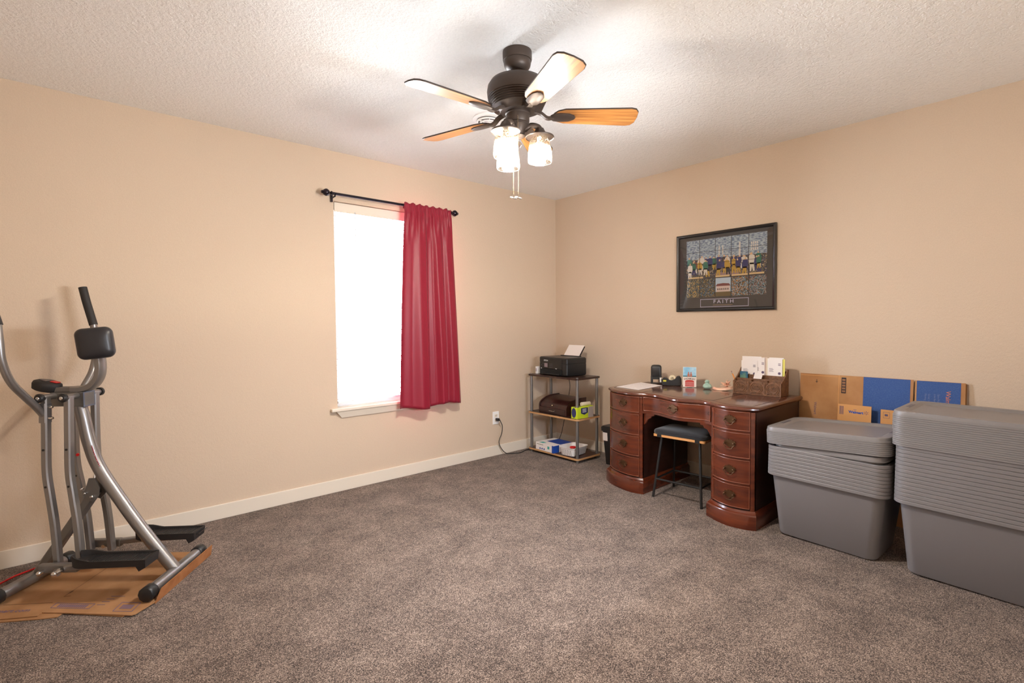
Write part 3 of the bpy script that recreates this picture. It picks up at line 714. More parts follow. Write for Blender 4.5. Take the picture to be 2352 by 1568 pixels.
for y0, y1 in PEDS:
    c = curve(y0, y1, .021, 20)
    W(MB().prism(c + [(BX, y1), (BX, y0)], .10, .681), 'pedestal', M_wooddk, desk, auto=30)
    # base moulding
    def br(off, sd_, z): return [Vector((x, y, z)) for x, y in [(a, b + (sd_ if b > (y0 + y1) / 2 else -sd_) * min(1, abs(b - (y0 + y1) / 2) / (abs(y1 - y0) / 2))) for a, b in curve(y0, y1, off, 24)] + [(BX, y1 - sd_), (BX, y0 + sd_)]]
    W(MB().loops([br(-.006, .02, 0), br(-.006, .02, .078), br(-.002, .017, .086), br(.008, .010, .092), br(.014, .004, .104)]), 'plinth', M_wood, desk, auto=30)
    # stiles at both edges of the pedestal
    for ya, yb in ((y0, y0 - .018), (y1 + .018, y1)):
        cs = curve(ya, yb, .012, 3)
        W(MB().prism(cs + [(cs[-1][0] + .02, yb), (cs[0][0] + .02, ya)], .104, .682), 'stile', M_wood, desk, smooth=False, bevel=.002)
    for z0, z1 in ((.572, .682), (.412, .556), (.262, .398), (.116, .247)):
        d = drawer(y0 - .021, y1 + .021, z0, z1)
        ym = (y0 + y1) / 2 + (-.03 if y0 > -1.5 else -.012)
        pulls(d, ym, (z0 + z1) / 2 + .004)
    # rails between the drawers
    for z0, z1 in ((.558, .570), (.400, .410), (.249, .260)):
        cr_ = curve(y0 - .018, y1 + .018, .016, 16); cq = curve(y0 - .018, y1 + .018, .035, 16)
        W(MB().loops([[Vector((x, y, z0)) for x, y in cr_ + cq[::-1]], [Vector((x, y, z1)) for x, y in cr_ + cq[::-1]]]), 'rail', M_wood, desk, auto=30)
d = drawer(-1.520, -2.032, .588, .682)
pulls(d, -1.785, .638, 1.1)
cr_ = curve(-1.512, -2.040, .012, 24); cq = curve(-1.512, -2.040, .035, 24)
W(MB().loops([[Vector((x, y, .568)) for x, y in cr_ + cq[::-1]], [Vector((x, y, .585)) for x, y in cr_ + cq[::-1]]]), 'rail', M_wood, desk, auto=30)
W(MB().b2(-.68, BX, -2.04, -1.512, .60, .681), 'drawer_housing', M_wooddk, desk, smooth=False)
for ys, sg in ((-1.513, -1), (-2.039, 1)):     # shaped corner brackets in the kneehole
    poly = [(0, 0), (.085, 0), (.080, -.012), (.062, -.014), (.055, -.03), (.035, -.036), (.022, -.055), (.012, -.075), (0, -.08)]
    xq = FX_(ys) + .03
    bk = MB().loops([[Vector((xq, ys + sg * a, .568 + b)) for a, b in poly], [Vector((xq + .015, ys + sg * a, .568 + b)) for a, b in poly]])
    W(bk, 'corner_bracket', M_wood, desk, smooth=False)

# ---------------------------------------------------------------- stool in the kneehole
st = thing('stool', 'low stool with a black padded seat on splayed black metal legs, pushed under the desk', 'stool', (-.555, -1.765, 0), rotz=math.radians(4))
sx, sy = .135, .185
cu = MB(); L = []
for z, i in ((.436, .012), (.439, .003), (.446, 0), (.460, 0), (.468, .006), (.473, .022), (.475, .05)): L.append(rrect(sx - i, sy - i, .03, z))
cu.loops(L).build('cushion', fabric('black_fabric', (.014, .014, .017, 1)), st)
MB().loops([rrect(sx - .002, sy - .002, .012, .421), rrect(sx - .002, sy - .002, .012, .436)]).build('seat_board', M_seatwood, st, auto=30)
fcs = {}
for a in (-1, 1):
    for b in (-1, 1):
        top = Vector((a * .095, b * .135, .421)); ft = Vector((a * .150, b * .172, .0)); fcs[(a, b)] = (top, ft)
        d = (ft - top)
        lg = MB().cyl(top, ft, .0085, n=12)
        lg.box(top + Vector((0, 0, -.002)), (.04, .035, .004))
        lg.build('leg', M_black, st)
sm = MB()
for p_, q_ in (((-1, -1), (-1, 1)), ((1, -1), (1, 1)), ((-1, -1), (1, -1)), ((-1, 1), (1, 1))):
    f = lambda k: fcs[k][0].lerp(fcs[k][1], .70)
    sm.cyl(f(p_), f(q_), .007, n=10)
sm.build('stretcher', M_black, st)
cl = MB()
for b in (-1, 1): cl.box((-.134, b * .135, .4285), (.006, .030, .019))
cl.build('seat_clip', M_black, st, smooth=False)

# ---------------------------------------------------------------- things on the desk
ZT = .7135
def sheet(name, pts, z, m, label, cat, t=.0012, group=None):
    o = tag(MB().prism([(x, y) for x, y in pts], z, z + t).build(name, m, smooth=False), label, cat, group); return o
sheet('paper_sheet', [(-.574, -1.185), (-.606, -1.405), (-.261, -1.387), (-.200, -1.150)], ZT, M_paper, 'lower white sheet of paper on the left end of the desk', 'paper')
ps = sheet('paper_sheet', [(-.560, -1.190), (-.596, -1.385), (-.300, -1.345), (-.245, -1.158)], ZT + .002, mat('paper_print', (.78, .74, .74, 1), rough=.7, noise=(90, (.70, .66, .66, 1), .45, .55)), 'upper printed sheet of paper on the left end of the desk', 'paper')
# self inking stamp
def vdir(x, y):     # horizontal direction from a point towards the camera
    v = Vector((CP.x - x, CP.y - y, 0)); return v.normalized()
sp_ = thing('self_inking_stamp', 'black self-inking stamp with a tall rounded cap behind the papers on the desk', 'stamp', (-.165, -1.272, ZT), rotz=math.atan2(-.5, -.86))
L = [rrect(.030 - i, .041 - i, .014, z) for z, i in ((.060, .002), (.063, 0), (.132, 0), (.143, .004), (.149, .012), (.151, .022))]
MB().loops(L).build('cap', M_black, sp_)
for sg in (-1, 1): MB().loops([rrect(.026, .008, .004, 0, cy=sg * .034), rrect(.026, .008, .004, .062, cy=sg * .034)]).build('side_frame', M_black, sp_)
MB().b2(-.024, .024, -.03, .03, .0, .006).b2(-.02, .02, -.026, .026, .034, .058).build('ink_pad', M_black, sp_, smooth=False)
MB().b2(.0262, .0268, .028, .040, .012, .05).build('highlight_strip', M_white, sp_, smooth=False)  # painted highlight: white strip laid on the stamp's side frame
stp = thing('stapler', 'small dark stapler lying beside the tape dispenser on the desk', 'stapler', (-.155, -1.345, ZT), rotz=math.radians(-98))
MB().loops([rrect(.052, .014, .006, .0), rrect(.052, .014, .006, .006)]).build('base', M_black, stp)
MB().sweep([(-.05, 0, .020), (-.02, 0, .030), (.03, 0, .030), (.052, 0, .024)], [(.008, -.011), (.008, .011), (-.006, .011), (-.006, -.011)], upv=(0, 0, 1)).build('top_arm', M_black, stp)
MB().b2(-.045, .045, -.006, .006, .010, .017).b2(-.05, -.035, -.01, .01, .006, .022).build('magazine', M_chrome, stp, smooth=False)
# tape dispenser
td = thing('tape_dispenser', 'black tape dispenser with a cream roll of tape on the desk', 'tape dispenser', (-.185, -1.425, ZT), rotz=math.radians(-58))
side = [(-.072, 0), (.066, 0), (.072, .012), (.070, .055), (.058, .074), (.040, .072), (.022, .052), (.0, .040), (-.020, .044), (-.036, .058), (-.058, .060), (-.070, .048), (-.078, .020)]
MB().loops([[Vector((a, -.028, b)) for a, b in side], [Vector((a, .028, b)) for a, b in side]]).build('body', M_black, td, bevel=.003, auto=30)
rl = MB().lathe([(.012, -.010), (.027, -.010), (.027, .010), (.012, .010), (.012, -.010)], (.003, 0, .052), 28, R=Matrix.Rotation(PI / 2, 3, 'X'))
rl.build('tape_roll', mat('cream_tape', (.72, .62, .42, 1), rough=.35), td)
MB().b2(-.066, -.042, -.0292, -.0286, .030, .042).build('label_sticker', mat('yellow_label', S(210, 200, 60), rough=.5), td, smooth=False)
MB().b2(-.079, -.072, -.012, .012, .050, .060).build('cutter', M_chrome, td, smooth=False)
# showboat picture card
cd = thing('picture_card', 'small upright picture card reading SHOWBOAT with two people against blue sky', 'card', (-.208, -1.588, ZT), rotz=0)
ax = Vector((.465, -.885, 0)).normalized(); nrm = Vector((-ax.y, ax.x, 0)) * -1
if nrm.x > 0: nrm = -nrm
uz = (Vector((0, 0, 1)) - nrm * .09).normalized()
if ax.cross(uz).dot(nrm) < 0: ax = -ax
def cardrect(mb, a0, a1, b0, b1, d, t=.0004):
    o = nrm * d; return mb.loops([[ax * a + uz * b + o for a, b in ((a0, b0), (a1, b0), (a1, b1), (a0, b1))], [ax * a + uz * b + o + nrm * t for a, b in ((a0, b0), (a1, b0), (a1, b1), (a0, b1))]])
M_acr = mat('clear_acrylic', (.75, .8, .82, 1), rough=.1)
cardrect(MB(), -.048, .048, .002, .153, -.002, .0018).build('backing', M_paper, cd, smooth=False)
cardrect(MB(), -.047, .047, .088, .152, 0).build('sky_print', mat('card_sky', S(120, 180, 214), rough=.4, noise=(18, S(190, 215, 225), .4, .7)), cd, smooth=False)
cardrect(MB(), -.047, .047, .078, .088, 0).build('water_print', mat('card_water', S(70, 120, 130), rough=.4), cd, smooth=False)
cardrect(MB(), -.047, .047, .003, .078, 0).build('cream_print', mat('card_cream', S(226, 214, 206), rough=.4), cd, smooth=False)
cb_ = MB(); cardrect(cb_, -.032, .032, .006, .046, .0005)
cb_.loops([[ax * (.032 * math.cos(PI * k / 10)) + uz * (.046 + .010 * math.sin(PI * k / 10)) + nrm * q for k in range(11)] for q in (.0005, .0009)])
cb_.build('red_print', mat('card_red', S(176, 50, 44), rough=.4), cd, smooth=False)
ln = MB()
for b in (.016, .026, .036): cardrect(ln, -.030, .030, b, b + .0015, .001)
ln.build('white_stripe', M_paper, cd, smooth=False)
pp = MB()
for a, c_ in ((-.008, 0), (.010, 0)):
    pp.loops([[ax * (a + x) + uz * (.080 + z) + nrm * q for x, z in ((-.008, 0), (.008, 0), (.007, .02), (.003, .026), (-.003, .026), (-.007, .02))] for q in (.0006, .001)])
    pp.loops([[ax * (a + .0045 * math.cos(k)) + uz * (.111 + .006 * math.sin(k)) + nrm * q for k in [i * PI / 4 for i in range(8)]] for q in (.0006, .001)])
pp.build('people_print', mat('card_people', S(170, 100, 80), rough=.4), cd, smooth=False)
for i, chh in enumerate('SHOWBOAT'):
    a = -.037 + i * .0106; arc = .005 * math.cos(a / .037 * 1.4)
    text(chh, .017, ax * a + uz * (.060 + arc) + nrm * .001, ax, uz, mat('card_brown', S(90, 60, 60), rough=.5), cd, bold=.0004)
MB().loops([[ax * a - nrm * .004 + uz * .002 for a in (-.02, .02)] + [ax * a - nrm * .035 for a in (.02, -.02)], [ax * a - nrm * .004 + uz * .11 for a in (-.02, .02)] + [ax * a - nrm * .036 + Vector((0, 0, .002)) for a in (.02, -.02)]]).build('easel_back', M_paper, cd, smooth=False)
# teal bottle, shell
bt = MB().lathe([(0, 0), (.020, .001), (.030, .009), (.032, .018), (.026, .032), (.015, .040), (.0135, .044), (.017, .049), (.017, .056), (.012, .063), (.008, .065), (.0, .066)], (-.195, -1.722, ZT), 28).build('gourd_vase', mat('celadon_glaze', S(168, 200, 186), rough=.3, noise=(30, S(138, 170, 158), .4, .65)))
tag(bt, 'small pale green gourd shaped vase on the desk, between picture card and shell', 'vase')
M_shell = mat('pink_shell', S(236, 196, 170), rough=.45, noise=(22, S(214, 150, 128), .45, .7))
sh = MB(); L = []
SHX, SHY = -.170, -1.850
for i in range(46):
    t = i / 45; a = t * 5.2 * PI + 1.0; r = .026 * (1 - t) ** 1.0 + .0012; q = .012 * (1 - t)
    L.append([Vector((SHX + q * math.cos(a) + r * math.cos(k), SHY + q * math.sin(a) + r * math.sin(k) - .012 * t, ZT + .026 + .050 * t + .006 * math.sin(k - a) * (1 - t))) for k in [j * PI / 10 for j in range(20)]])
sh.loops(L)
lip = [(-.030, .075, .014), (-.020, .080, .012), (-.006, .045, .006), (.018, .010, .010), (.026, -.028, .018), (.014, -.060, .024), (-.010, -.058, .018), (-.032, -.030, .012), (-.038, .010, .006), (-.036, .045, .006)]
sh.loops([[Vector((SHX - .012 + x, SHY + .005 + y, ZT + max(0, z - .006))) for x, y, z in lip], [Vector((SHX - .012 + x * .9, SHY + .005 + y * .9, ZT + z + .008)) for x, y, z in lip]])
for k in range(7):
    a = k * .9; d = Vector((math.cos(a), math.sin(a), 0))
    sh.lathe([(.008, 0), (.005, .012), (.0006, .026)], Vector((SHX, SHY, ZT + .034 + .003 * k)) + d * .016, 8, R=(d + Vector((0, 0, .8))).to_track_quat('Z', 'Y').to_matrix())
sh.build('seashell', M_shell, auto=50); tag(bpy.data.objects['seashell'], 'pink spiny conch seashell on the desk beside the letter organizer', 'seashell')

# carved letter organizer
og = thing('letter_organizer', 'carved brown wood letter organizer on the right end of the desk', 'letter organizer', (-.205, -2.108, ZT))
oy, ox0, ox1 = .158, -.062, .062       # half length, front x, back x
fp = [(-oy, 0), (oy, 0)]
sc_ = []
for i in range(61):
    y = oy - 2 * oy * i / 60; sc_.append((y, .086 + .008 * abs(math.sin(3 * PI * (y + oy) / (2 * oy))) + .004 * math.cos(12 * PI * (y + oy) / (2 * oy))))
face = fp + sc_
MB().loops([[Vector((ox0, a, b)) for a, b in face], [Vector((ox0 + .010, a, b)) for a, b in face]]).build('front_panel', M_carved, og, auto=30)
cv = MB()
for k in (-1, 0, 1):
    c = k * oy * .667
    for r, n_ in ((.040, 26), (.030, 22)):
        cv.tube([(ox0 - .001, c + r * math.cos(t), .046 + r * .88 * math.sin(t)) for t in [2 * PI * j / n_ for j in range(n_)]], .0026, n=6, closed=True)
    for j in range(9):
        a = PI * (j + .5) / 9
        cv.tube([(ox0 - .001, c + .006 * math.cos(a), .036 + .006 * math.sin(a)), (ox0 - .004, c + .016 * math.cos(a), .038 + .016 * math.sin(a)), (ox0 - .001, c + .026 * math.cos(a), .042 + .022 * math.sin(a))], .0026, n=6)
    for s in (-1, 1):
        cv.tube(spline([(ox0 - .001, c, .008), (ox0 - .003, c + s * .012, .020), (ox0 - .003, c + s * .030, .014), (ox0 - .001, c + s * .040, .006)], 4), .0024, n=6)
        cv.tube(spline([(ox0 - .001, c + s * .044, .078), (ox0 - .003, c + s * .036, .084), (ox0 - .003, c + s * .044, .070)], 4), .002, n=6)
for y in (-oy + .004, -oy * .333, oy * .333, oy - .004): cv.b2(ox0 - .004, ox0 + .002, y - .004, y + .004, 0, .086)
cv.b2(ox0 - .005, ox0, -oy, oy, 0, .008)
cv.build('carving', M_carved, og, auto=50)
for s in (-1, 1):
    prof = [(ox0 + .010, 0), (ox1, 0), (ox1, .172), (ox1 - .010, .174), (ox1 - .030, .150), (ox0 + .040, .108), (ox0 + .022, .100), (ox0 + .010, .090)]
    MB().loops([[Vector((a, s * oy, b)) for a, b in prof], [Vector((a, s * (oy - .009), b)) for a, b in prof]]).build('side_panel', M_carved, og, smooth=False, bevel=.0015)
MB().b2(ox1 - .007, ox1, -oy + .009, oy - .009, 0, .160).build('back_panel', M_carved, og, smooth=False)
MB().b2(ox0 + .01, ox1 - .007, -oy + .009, oy - .009, 0, .006).build('bottom_panel', M_carved, og, smooth=False)
MB().b2(.018, .024, -oy + .009, oy - .009, .006, .128).build('divider', M_carved, og, smooth=False)
MB().b2(-.022, -.017, -oy + .009, oy - .009, .006, .105).build('divider', M_carved, og, smooth=False)
for y in (-.062, .040): MB().b2(ox0 + .01, -.022, y - .002, y + .002, .006, .098).build('cross_divider', M_carved, og, smooth=False)
# letters: each its own thing, printed marks as a part
M_env = mat('white_envelope', (.80, .77, .77, 1), rough=.6); M_yel = mat('yellow_paper', S(226, 222, 120), rough=.6)
def letter(name, y0, y1, z0, z1, x, tilt, label, cat, m=None, roll=0, marks=1):
    cy, cz = (y0 + y1) / 2, (z0 + z1) / 2
    t = thing(name, label, cat, (x, cy, z0), rot=(roll, tilt, 0), group=None)
    MB().b2(-.0007, .0007, -(y1 - y0) / 2 if y1 > y0 else (y1 - y0) / 2, abs(y1 - y0) / 2, 0, z1 - z0).build('sheet', m or M_env, t, smooth=False)
    hw = abs(y1 - y0) / 2; h = z1 - z0
    if marks:
        mk = MB()
        mk.lathe([(0, 0), (.009, 0), (.009, .0003), (0, .0003)], (-.001, -hw * .62, h * .58), 14, R=Matrix.Rotation(-PI / 2, 3, 'Y'))
        for q in range(3): mk.b2(-.0012, -.0009, -hw * .62 - .008, -hw * .62 + .008, h * .80 + q * .006, h * .80 + .003 + q * .006)
        for q in range(4): mk.b2(-.0012, -.0009, hw * (.15 + .1 * (q % 2)), hw * .75, h * .62 + q * .007, h * .62 + .0022 + q * .007)
        mk.build('printing', M_ink, t, smooth=False)
    return t
XO = -.205
bz = ZT + .008
letter('envelope', -1.965, -2.075, bz, .936, XO + .030, 0, 'front white envelope of the left bundle, above the blue green card', 'envelope')
letter('envelope', -1.968, -2.098, bz, .966, XO + .036, 0, 'tallest white envelope at the back of the left bundle', 'envelope')
letter('envelope', -2.058, -2.122, bz, .960, XO + .033, 0, 'narrow white envelope standing at the right of the left bundle', 'envelope', roll=math.radians(0))
letter('envelope', -2.085, -2.134, bz, .962, XO + .041, 0, 'edge of a cream envelope behind the left bundle of letters', 'envelope', m=mat('cream_envelope', (.74, .62, .56, 1), rough=.6), marks=0)
letter('envelope', -2.140, -2.236, bz, .958, XO + .031, 0, 'white printed envelope at the front of the right bundle', 'envelope')
letter('greeting_card', -2.136, -2.250, bz, .954, XO + .037, 0, 'yellow greeting card behind the right bundle of letters', 'card', m=M_yel, marks=0)
letter('envelope', -2.147, -2.240, bz, .963, XO + .043, 0, 'white envelope at the very back of the right bundle', 'envelope', marks=0)
letter('postcard', -1.968, -2.022, ZT + .0075, .862, XO + .002, 0, 'blue and green postcard at the front left of the organizer', 'postcard', m=mat('postcard_print', S(34, 92, 124), rough=.4, noise=(9, S(140, 178, 100), .45, .6)), marks=0)
letter('note_card', -2.040, -2.092, ZT + .0125, .860, XO - .008, 0, 'small white note card leaning crooked in the organizer', 'card', roll=math.radians(15), marks=0)
pn = thing('pencil', 'yellow pencil with an eraser leaning out of the organizer front left', 'pencil', (XO - .036, -1.985, ZT + .012), rot=(math.radians(-24), 0, 0))
MB().lathe([(0, .0), (.0035, .014), (.0035, .130)], n=6).build('shaft', mat('pencil_yellow', S(226, 140, 40), rough=.4), pn, smooth=False)
MB().lathe([(.0037, .130), (.0037, .142)], n=12).build('ferrule', M_chrome, pn)
MB().lathe([(.0034, .142), (.0034, .148), (.0028, .1495), (0, .150)], n=12).build('eraser', mat('eraser_grey', (.25, .14, .13, 1), rough=.7), pn)

# ---------------------------------------------------------------- open shelf with printer
SX0, SX1, SY0, SY1 = -.490, -.175, -.715, -.095
shf = thing('open_shelf', 'three-tier open shelf with dark boards on silver tube posts in the corner', 'shelf', ((SX0 + SX1) / 2, (SY0 + SY1) / 2, 0))
hx, hy = (SX1 - SX0) / 2, (SY1 - SY0) / 2
def board(z0, z1, edge):
    b = MB().loops([rrect(hx - .003, hy - .003, .022, z1 - .001), rrect(hx - .003, hy - .003, .022, z1)]).build('shelf_board', M_shelfdk, shf, auto=30)
    MB().loops([rrect(hx, hy, .025, z0), rrect(hx, hy, .025, z1 - .001)]).build('board_edge', edge, b, auto=30)
board(.717, .733, M_shelfdk); board(.367, .383, M_shelfedge); board(.026, .042, M_shelfedge)
for a in (-1, 1):
    for b in (-1, 1):
        x, y = a * (hx - .026), b * (hy - .026)
        pm = MB().lathe([(.0135, .042), (.0135, .367)], (x, y, 0), 18).lathe([(.0135, .383), (.0135, .717)], (x, y, 0), 18)
        pm.build('post', M_silver, shf)
        MB().lathe([(0, 0), (.0135, 0), (.0135, .026), (0, .026)], (x, y, 0), 18).build('foot', M_dsilver, shf)
        MB().lathe([(0, .7332), (.011, .7332), (.010, .7365), (0, .737)], (x, y, 0), 18).build('post_cap', M_silver, shf)
# printer
pr = thing('printer', 'black inkjet printer with a sheet in its rear tray, on the top shelf board', 'printer', (-.322, -.388, .737), rotz=math.radians(-6.5))
pw, pd, ph = .196, .122, .160
MB().loops([rrect(pd - .012, pw - .012, .02, 0), rrect(pd - .004, pw - .004, .02, .004), rrect(pd, pw, .02, .012), rrect(pd, pw, .02, .104), rrect(pd - .002, pw - .002, .02, .106), rrect(pd - .002, pw - .002, .02, .109), rrect(pd, pw, .02, .111), rrect(pd, pw, .02, .150), rrect(pd - .006, pw - .006, .02, .159), rrect(pd - .014, pw - .014, .02, .161)]).build('body', M_black, pr, auto=30)
MB().b2(-pd - .004, -pd + .001, -.135, .165, .056, .145).build('control_panel', mat('gloss_black', (.008, .008, .009, 1), rough=.15), pr, smooth=False, bevel=.002)
MB().b2(-pd - .0055, -pd - .0042, .062, .108, .068, .104).build('display_screen', mat('grey_lcd', (.22, .17, .19, 1), rough=.3), pr, smooth=False)
MB().b2(-pd - .012, -pd - .0005, -.130, .160, .010, .050).build('paper_output_slot', mat('matte_black', (.004, .004, .004, 1), rough=.9), pr, smooth=False)
MB().b2(-pd - .026, -pd - .012, -.120, .150, .006, .014).build('output_tray', M_black, pr, smooth=False, bevel=.002)
bt_ = MB()
for i in range(3):
    for j in range(3): bt_.cyl((-pd - .004, .030 - i * .016, .070 + j * .014), (-pd - .0058, .030 - i * .016, .070 + j * .014), .0038, n=10)
for q in (0, .014): bt_.cyl((-pd - .004, .124 + q * 1.8, .10 - q), (-pd - .0058, .124 + q * 1.8, .10 - q), .004, n=10)
bt_.build('button', mat('button_grey', (.09, .085, .085, 1), rough=.5), pr)
text('EPSON', .017, (-pd - .0045, .085, .128), (0, -1, 0), (0, 0, 1), mat('silver_print', (.6, .6, .6, 1), rough=.4), pr, sx=1.15, bold=.0004)
MB().loops([[Vector((-pd - .0045 - q, -.060 + a, .060 + b)) for a, b in ((-.013, .004), (0, -.004), (.013, .004))] for q in (0, .001)]).build('status_mark', M_white, pr, smooth=False)
MB().loops([[Vector((-pd - .0045 - q, .152 + .007 * math.cos(k), .052 + .009 * math.sin(k))) for k in [i * PI / 6 for i in range(12)]] for q in (0, .001)]).build('sticker', mat('grey_sticker', (.4, .4, .42, 1), rough=.5), pr, smooth=False)
MB().b2(pd - .035, pd - .010, -.13, .13, .158, .168).loops([[Vector((pd - .012, -.11, .16)), Vector((pd - .006, -.11, .16)), Vector((pd - .006, .11, .16)), Vector((pd - .012, .11, .16))], [Vector((pd + .052, -.11, .252)), Vector((pd + .058, -.11, .25)), Vector((pd + .058, .11, .25)), Vector((pd + .052, .11, .252))]]).build('rear_tray', M_black, pr, smooth=False)
sh_ = MB().loops([[Vector((pd - .015, -.105, .166)), Vector((pd - .013, -.105, .166)), Vector((pd - .013, .105, .166)), Vector((pd - .015, .105, .166))], [Vector((pd + .053, -.105, .262)), Vector((pd + .055, -.105, .262)), Vector((pd + .055, .105, .262)), Vector((pd + .053, .105, .262))]])
o_ = sh_.build('paper_sheet', M_paper, None, smooth=False, world=None)
o_.location = pr.location; o_.rotation_euler = pr.rotation_euler
tag(o_, 'white sheet of paper standing in the rear tray of the printer', 'paper')
wb = thing('small_box', 'narrow white box standing on the shelf left of the printer', 'box', (-.395, -.150, .7335), rotz=math.radians(-6))
MB().b2(-.030, .030, -.011, .011, 0, .068).build('carton', M_env, wb, smooth=False, bevel=.001)
MB().b2(-.0306, -.0301, -.004, .004, .02, .05).build('printing', M_ink, wb, smooth=False)
# bread box
bb = thing('bread_box', 'dark cherry roll-top bread box with a drawer on the middle shelf', 'bread box', (-.325, -.385, .3835), rotz=math.radians(-4))
BD, BW = .125, .185
prof = [(-BD, 0), (BD, 0), (BD, .150), (BD - .055, .150)] + [(-BD + .0 + (2 * BD - .055) * (1 - math.cos(a)), .062 + .088 * math.sin(a)) for a in [PI / 2 * (1 - k / 10) for k in range(1, 11)]]
inn = [(x * .985, z * .985 + .001) for x, z in prof]
for s in (-1, 1): MB().loops([[Vector((a, s * BW, b)) for a, b in prof], [Vector((a, s * (BW - .014), b)) for a, b in prof]]).build('side_panel', M_cherry, bb, auto=30)
rp = [(-BD + .006, .0), (BD - .002, 0), (BD - .002, .143), (BD - .058, .143)] + [(-BD + .008 + (2 * BD - .066) * (1 - math.cos(a)), .060 + .082 * math.sin(a)) for a in [PI / 2 * (1 - k / 10) for k in range(1, 11)]]
MB().loops([[Vector((a, -BW + .014, b)) for a, b in rp], [Vector((a, BW - .014, b)) for a, b in rp]]).build('roll_top', M_cherry, bb, auto=30)
dr = MB().b2(-BD - .003, -BD + .005, -BW + .016, BW - .016, .006, .052).build('drawer', M_cherry, bb, smooth=False, bevel=.0015)
MB().tube(spline([(-BD - .003, .035, .032), (-BD - .014, .026, .029), (-BD - .014, -.026, .029), (-BD - .003, -.035, .032)], 5), .0028, n=8).build('handle', M_chrome, dr)
MB().sph((-BD + .002, .0, .078), .0075, n=12).build('knob', mat('brass_knob', (.8, .68, .45, 1), rough=.25, metal=1), bb)
# lime carton with white roll
gx = thing('carton', 'lime green and navy carton at the right end of the middle shelf', 'carton', (-.378, -.673, .3835), rotz=math.radians(-3))
MB().b2(-.100, .100, -.036, .036, 0, .098).build('box', M_green, gx, smooth=False, bevel=.001)
lb = MB().loops([[Vector((a, -.0362 - q, b)) for a, b in ((-.055, .090), (.03, .090), (.03, .045), (-.012, .030), (-.055, .045))] for q in (0, .0004)])
lb.loops([[Vector((-.1002 - q, .005 + .030 * math.cos(k) * .9, .050 + .042 * math.sin(k))) for k in [i * PI / 8 for i in range(16)]] for q in (0, .0004)])
lb.build('navy_label', M_navy, gx, smooth=False)
MB().b2(.035, .0995, -.0368, -.0362, .001, .094).build('grey_panel', mat('grey_print', S(176, 166, 164), rough=.5), gx, smooth=False)
tl = MB()
for q in range(3): tl.b2(-.038, .012, -.0372, -.0367, .052 + q * .012, .057 + q * .012)
tl.build('label_text', M_white, gx, smooth=False)
MB().b2(-.0998, -.02, -.012, .012, .0982, .0988).build('top_slot', M_navy, gx, smooth=False)
wr = MB().lathe([(0, -.050), (.015, -.050), (.017, -.046), (.017, .046), (.015, .050), (0, .050)], (-.335, -.672, .3835 + .115), 20, R=Matrix.Rotation(PI / 2, 3, 'Y') @ Matrix.Rotation(.15, 3, 'X'))
tag(wr.build('cloth_roll', mat('cream_cloth', (.70, .62, .50, 1), rough=.8)), 'small cream roll lying on top of the lime green carton', 'roll')
# white carton on the bottom board
wc = thing('carton', 'white carton with teal and blue printing on the bottom shelf', 'carton', (-.375, -.325, .0425), rotz=math.radians(-3))
MB().b2(-.118, .118, -.120, .120, 0, .066).build('box', M_env, wc, smooth=False, bevel=.001)
tq = MB().loops([[Vector((-.110 + .0, .085, .0662 + q)), Vector((-.112, .03, .0662 + q)), Vector((-.075, .02, .0662 + q)), Vector((-.070, .07, .0662 + q))] for q in (0, .0005)])
tq.b2(-.1188, -.1182, -.065, -.040, .025, .050)
tq.build('teal_print', M_teal, wc, smooth=False)
bp_ = MB().b2(-.1188, -.1182, -.1205, -.098, 0, .066)
bp_.b2(-.03, .117, -.118, .06, .0662, .0668)
bp_.b2(-.1190, -.05, -.1206, -.1201, .001, .0655)
for q in range(3): bp_.loops([[Vector((-.1184 - w_, .060 - q * .028 + a, .010 + b)) for a, b in ((-.010, 0), (.010, 0), (.004, .014), (-.004, .014))] for w_ in (0, .0005)])
bp_.build('blue_print', M_blue, wc, smooth=False)
text('paper towels', .014, (-.1186, .05, .050), (0, -1, 0), (0, 0, 1), M_inkdark, wc) if False else None
mk = MB()
for a in range(9): mk.b2(-.1188, -.1184, .098 - a * .010, .105 - a * .010, .048, .055)
mk.build('small_print', mat('olive_ink', S(120, 120, 100), rough=.7), wc, smooth=False)
# slotted basket
bk = thing('plastic_basket', 'white perforated plastic basket beside the carton on the bottom shelf', 'basket', (-.378, -.570, .0425), rotz=math.radians(6))
def bl_(hx_, hy_, z): return rrect(hx_, hy_, .028, z, n=5)
MB().loops([bl_(.086, .058, .0), bl_(.100, .070, .006), bl_(.110, .080, .070), bl_(.116, .086, .072), bl_(.116, .086, .076), bl_(.108, .078, .075), bl_(.098, .068, .008), bl_(.086, .058, .005)]).build('tub', M_basket, bk, auto=40)
hm = MB()
for r_ in range(4):
    for c_ in range(6):
        z = .016 + r_ * .012; ins = .1008 + (z - .006) / .064 * .0100
        hm.box((-ins - .0006, -.045 + c_ * .018, z), (.002, .005, .005))
    for c_ in range(9):
        z = .016 + r_ * .012; ins = .0708 + (z - .006) / .064 * .0100
        hm.box((-.075 + c_ * .018, -ins - .0006, z), (.005, .002, .005))
hm.build('holes', MATS['matte_black'], bk, smooth=False)
rd = MB().lathe([(0, 0), (.026, 0), (.028, .006), (.026, .012), (0, .014)], (-.405, -.585, .104), 22).build('red_disc', M_red)
tag(rd, 'round red disc on the small tub in the white plastic basket', 'lid')
jr = MB().lathe([(0, 0), (.022, 0), (.024, .004), (.024, .050), (.022, .052), (0, .0525)], (-.405, -.585, .050), 22).build('jar', M_basket)
tag(jr, 'small white tub under the red lid in the basket', 'tub')
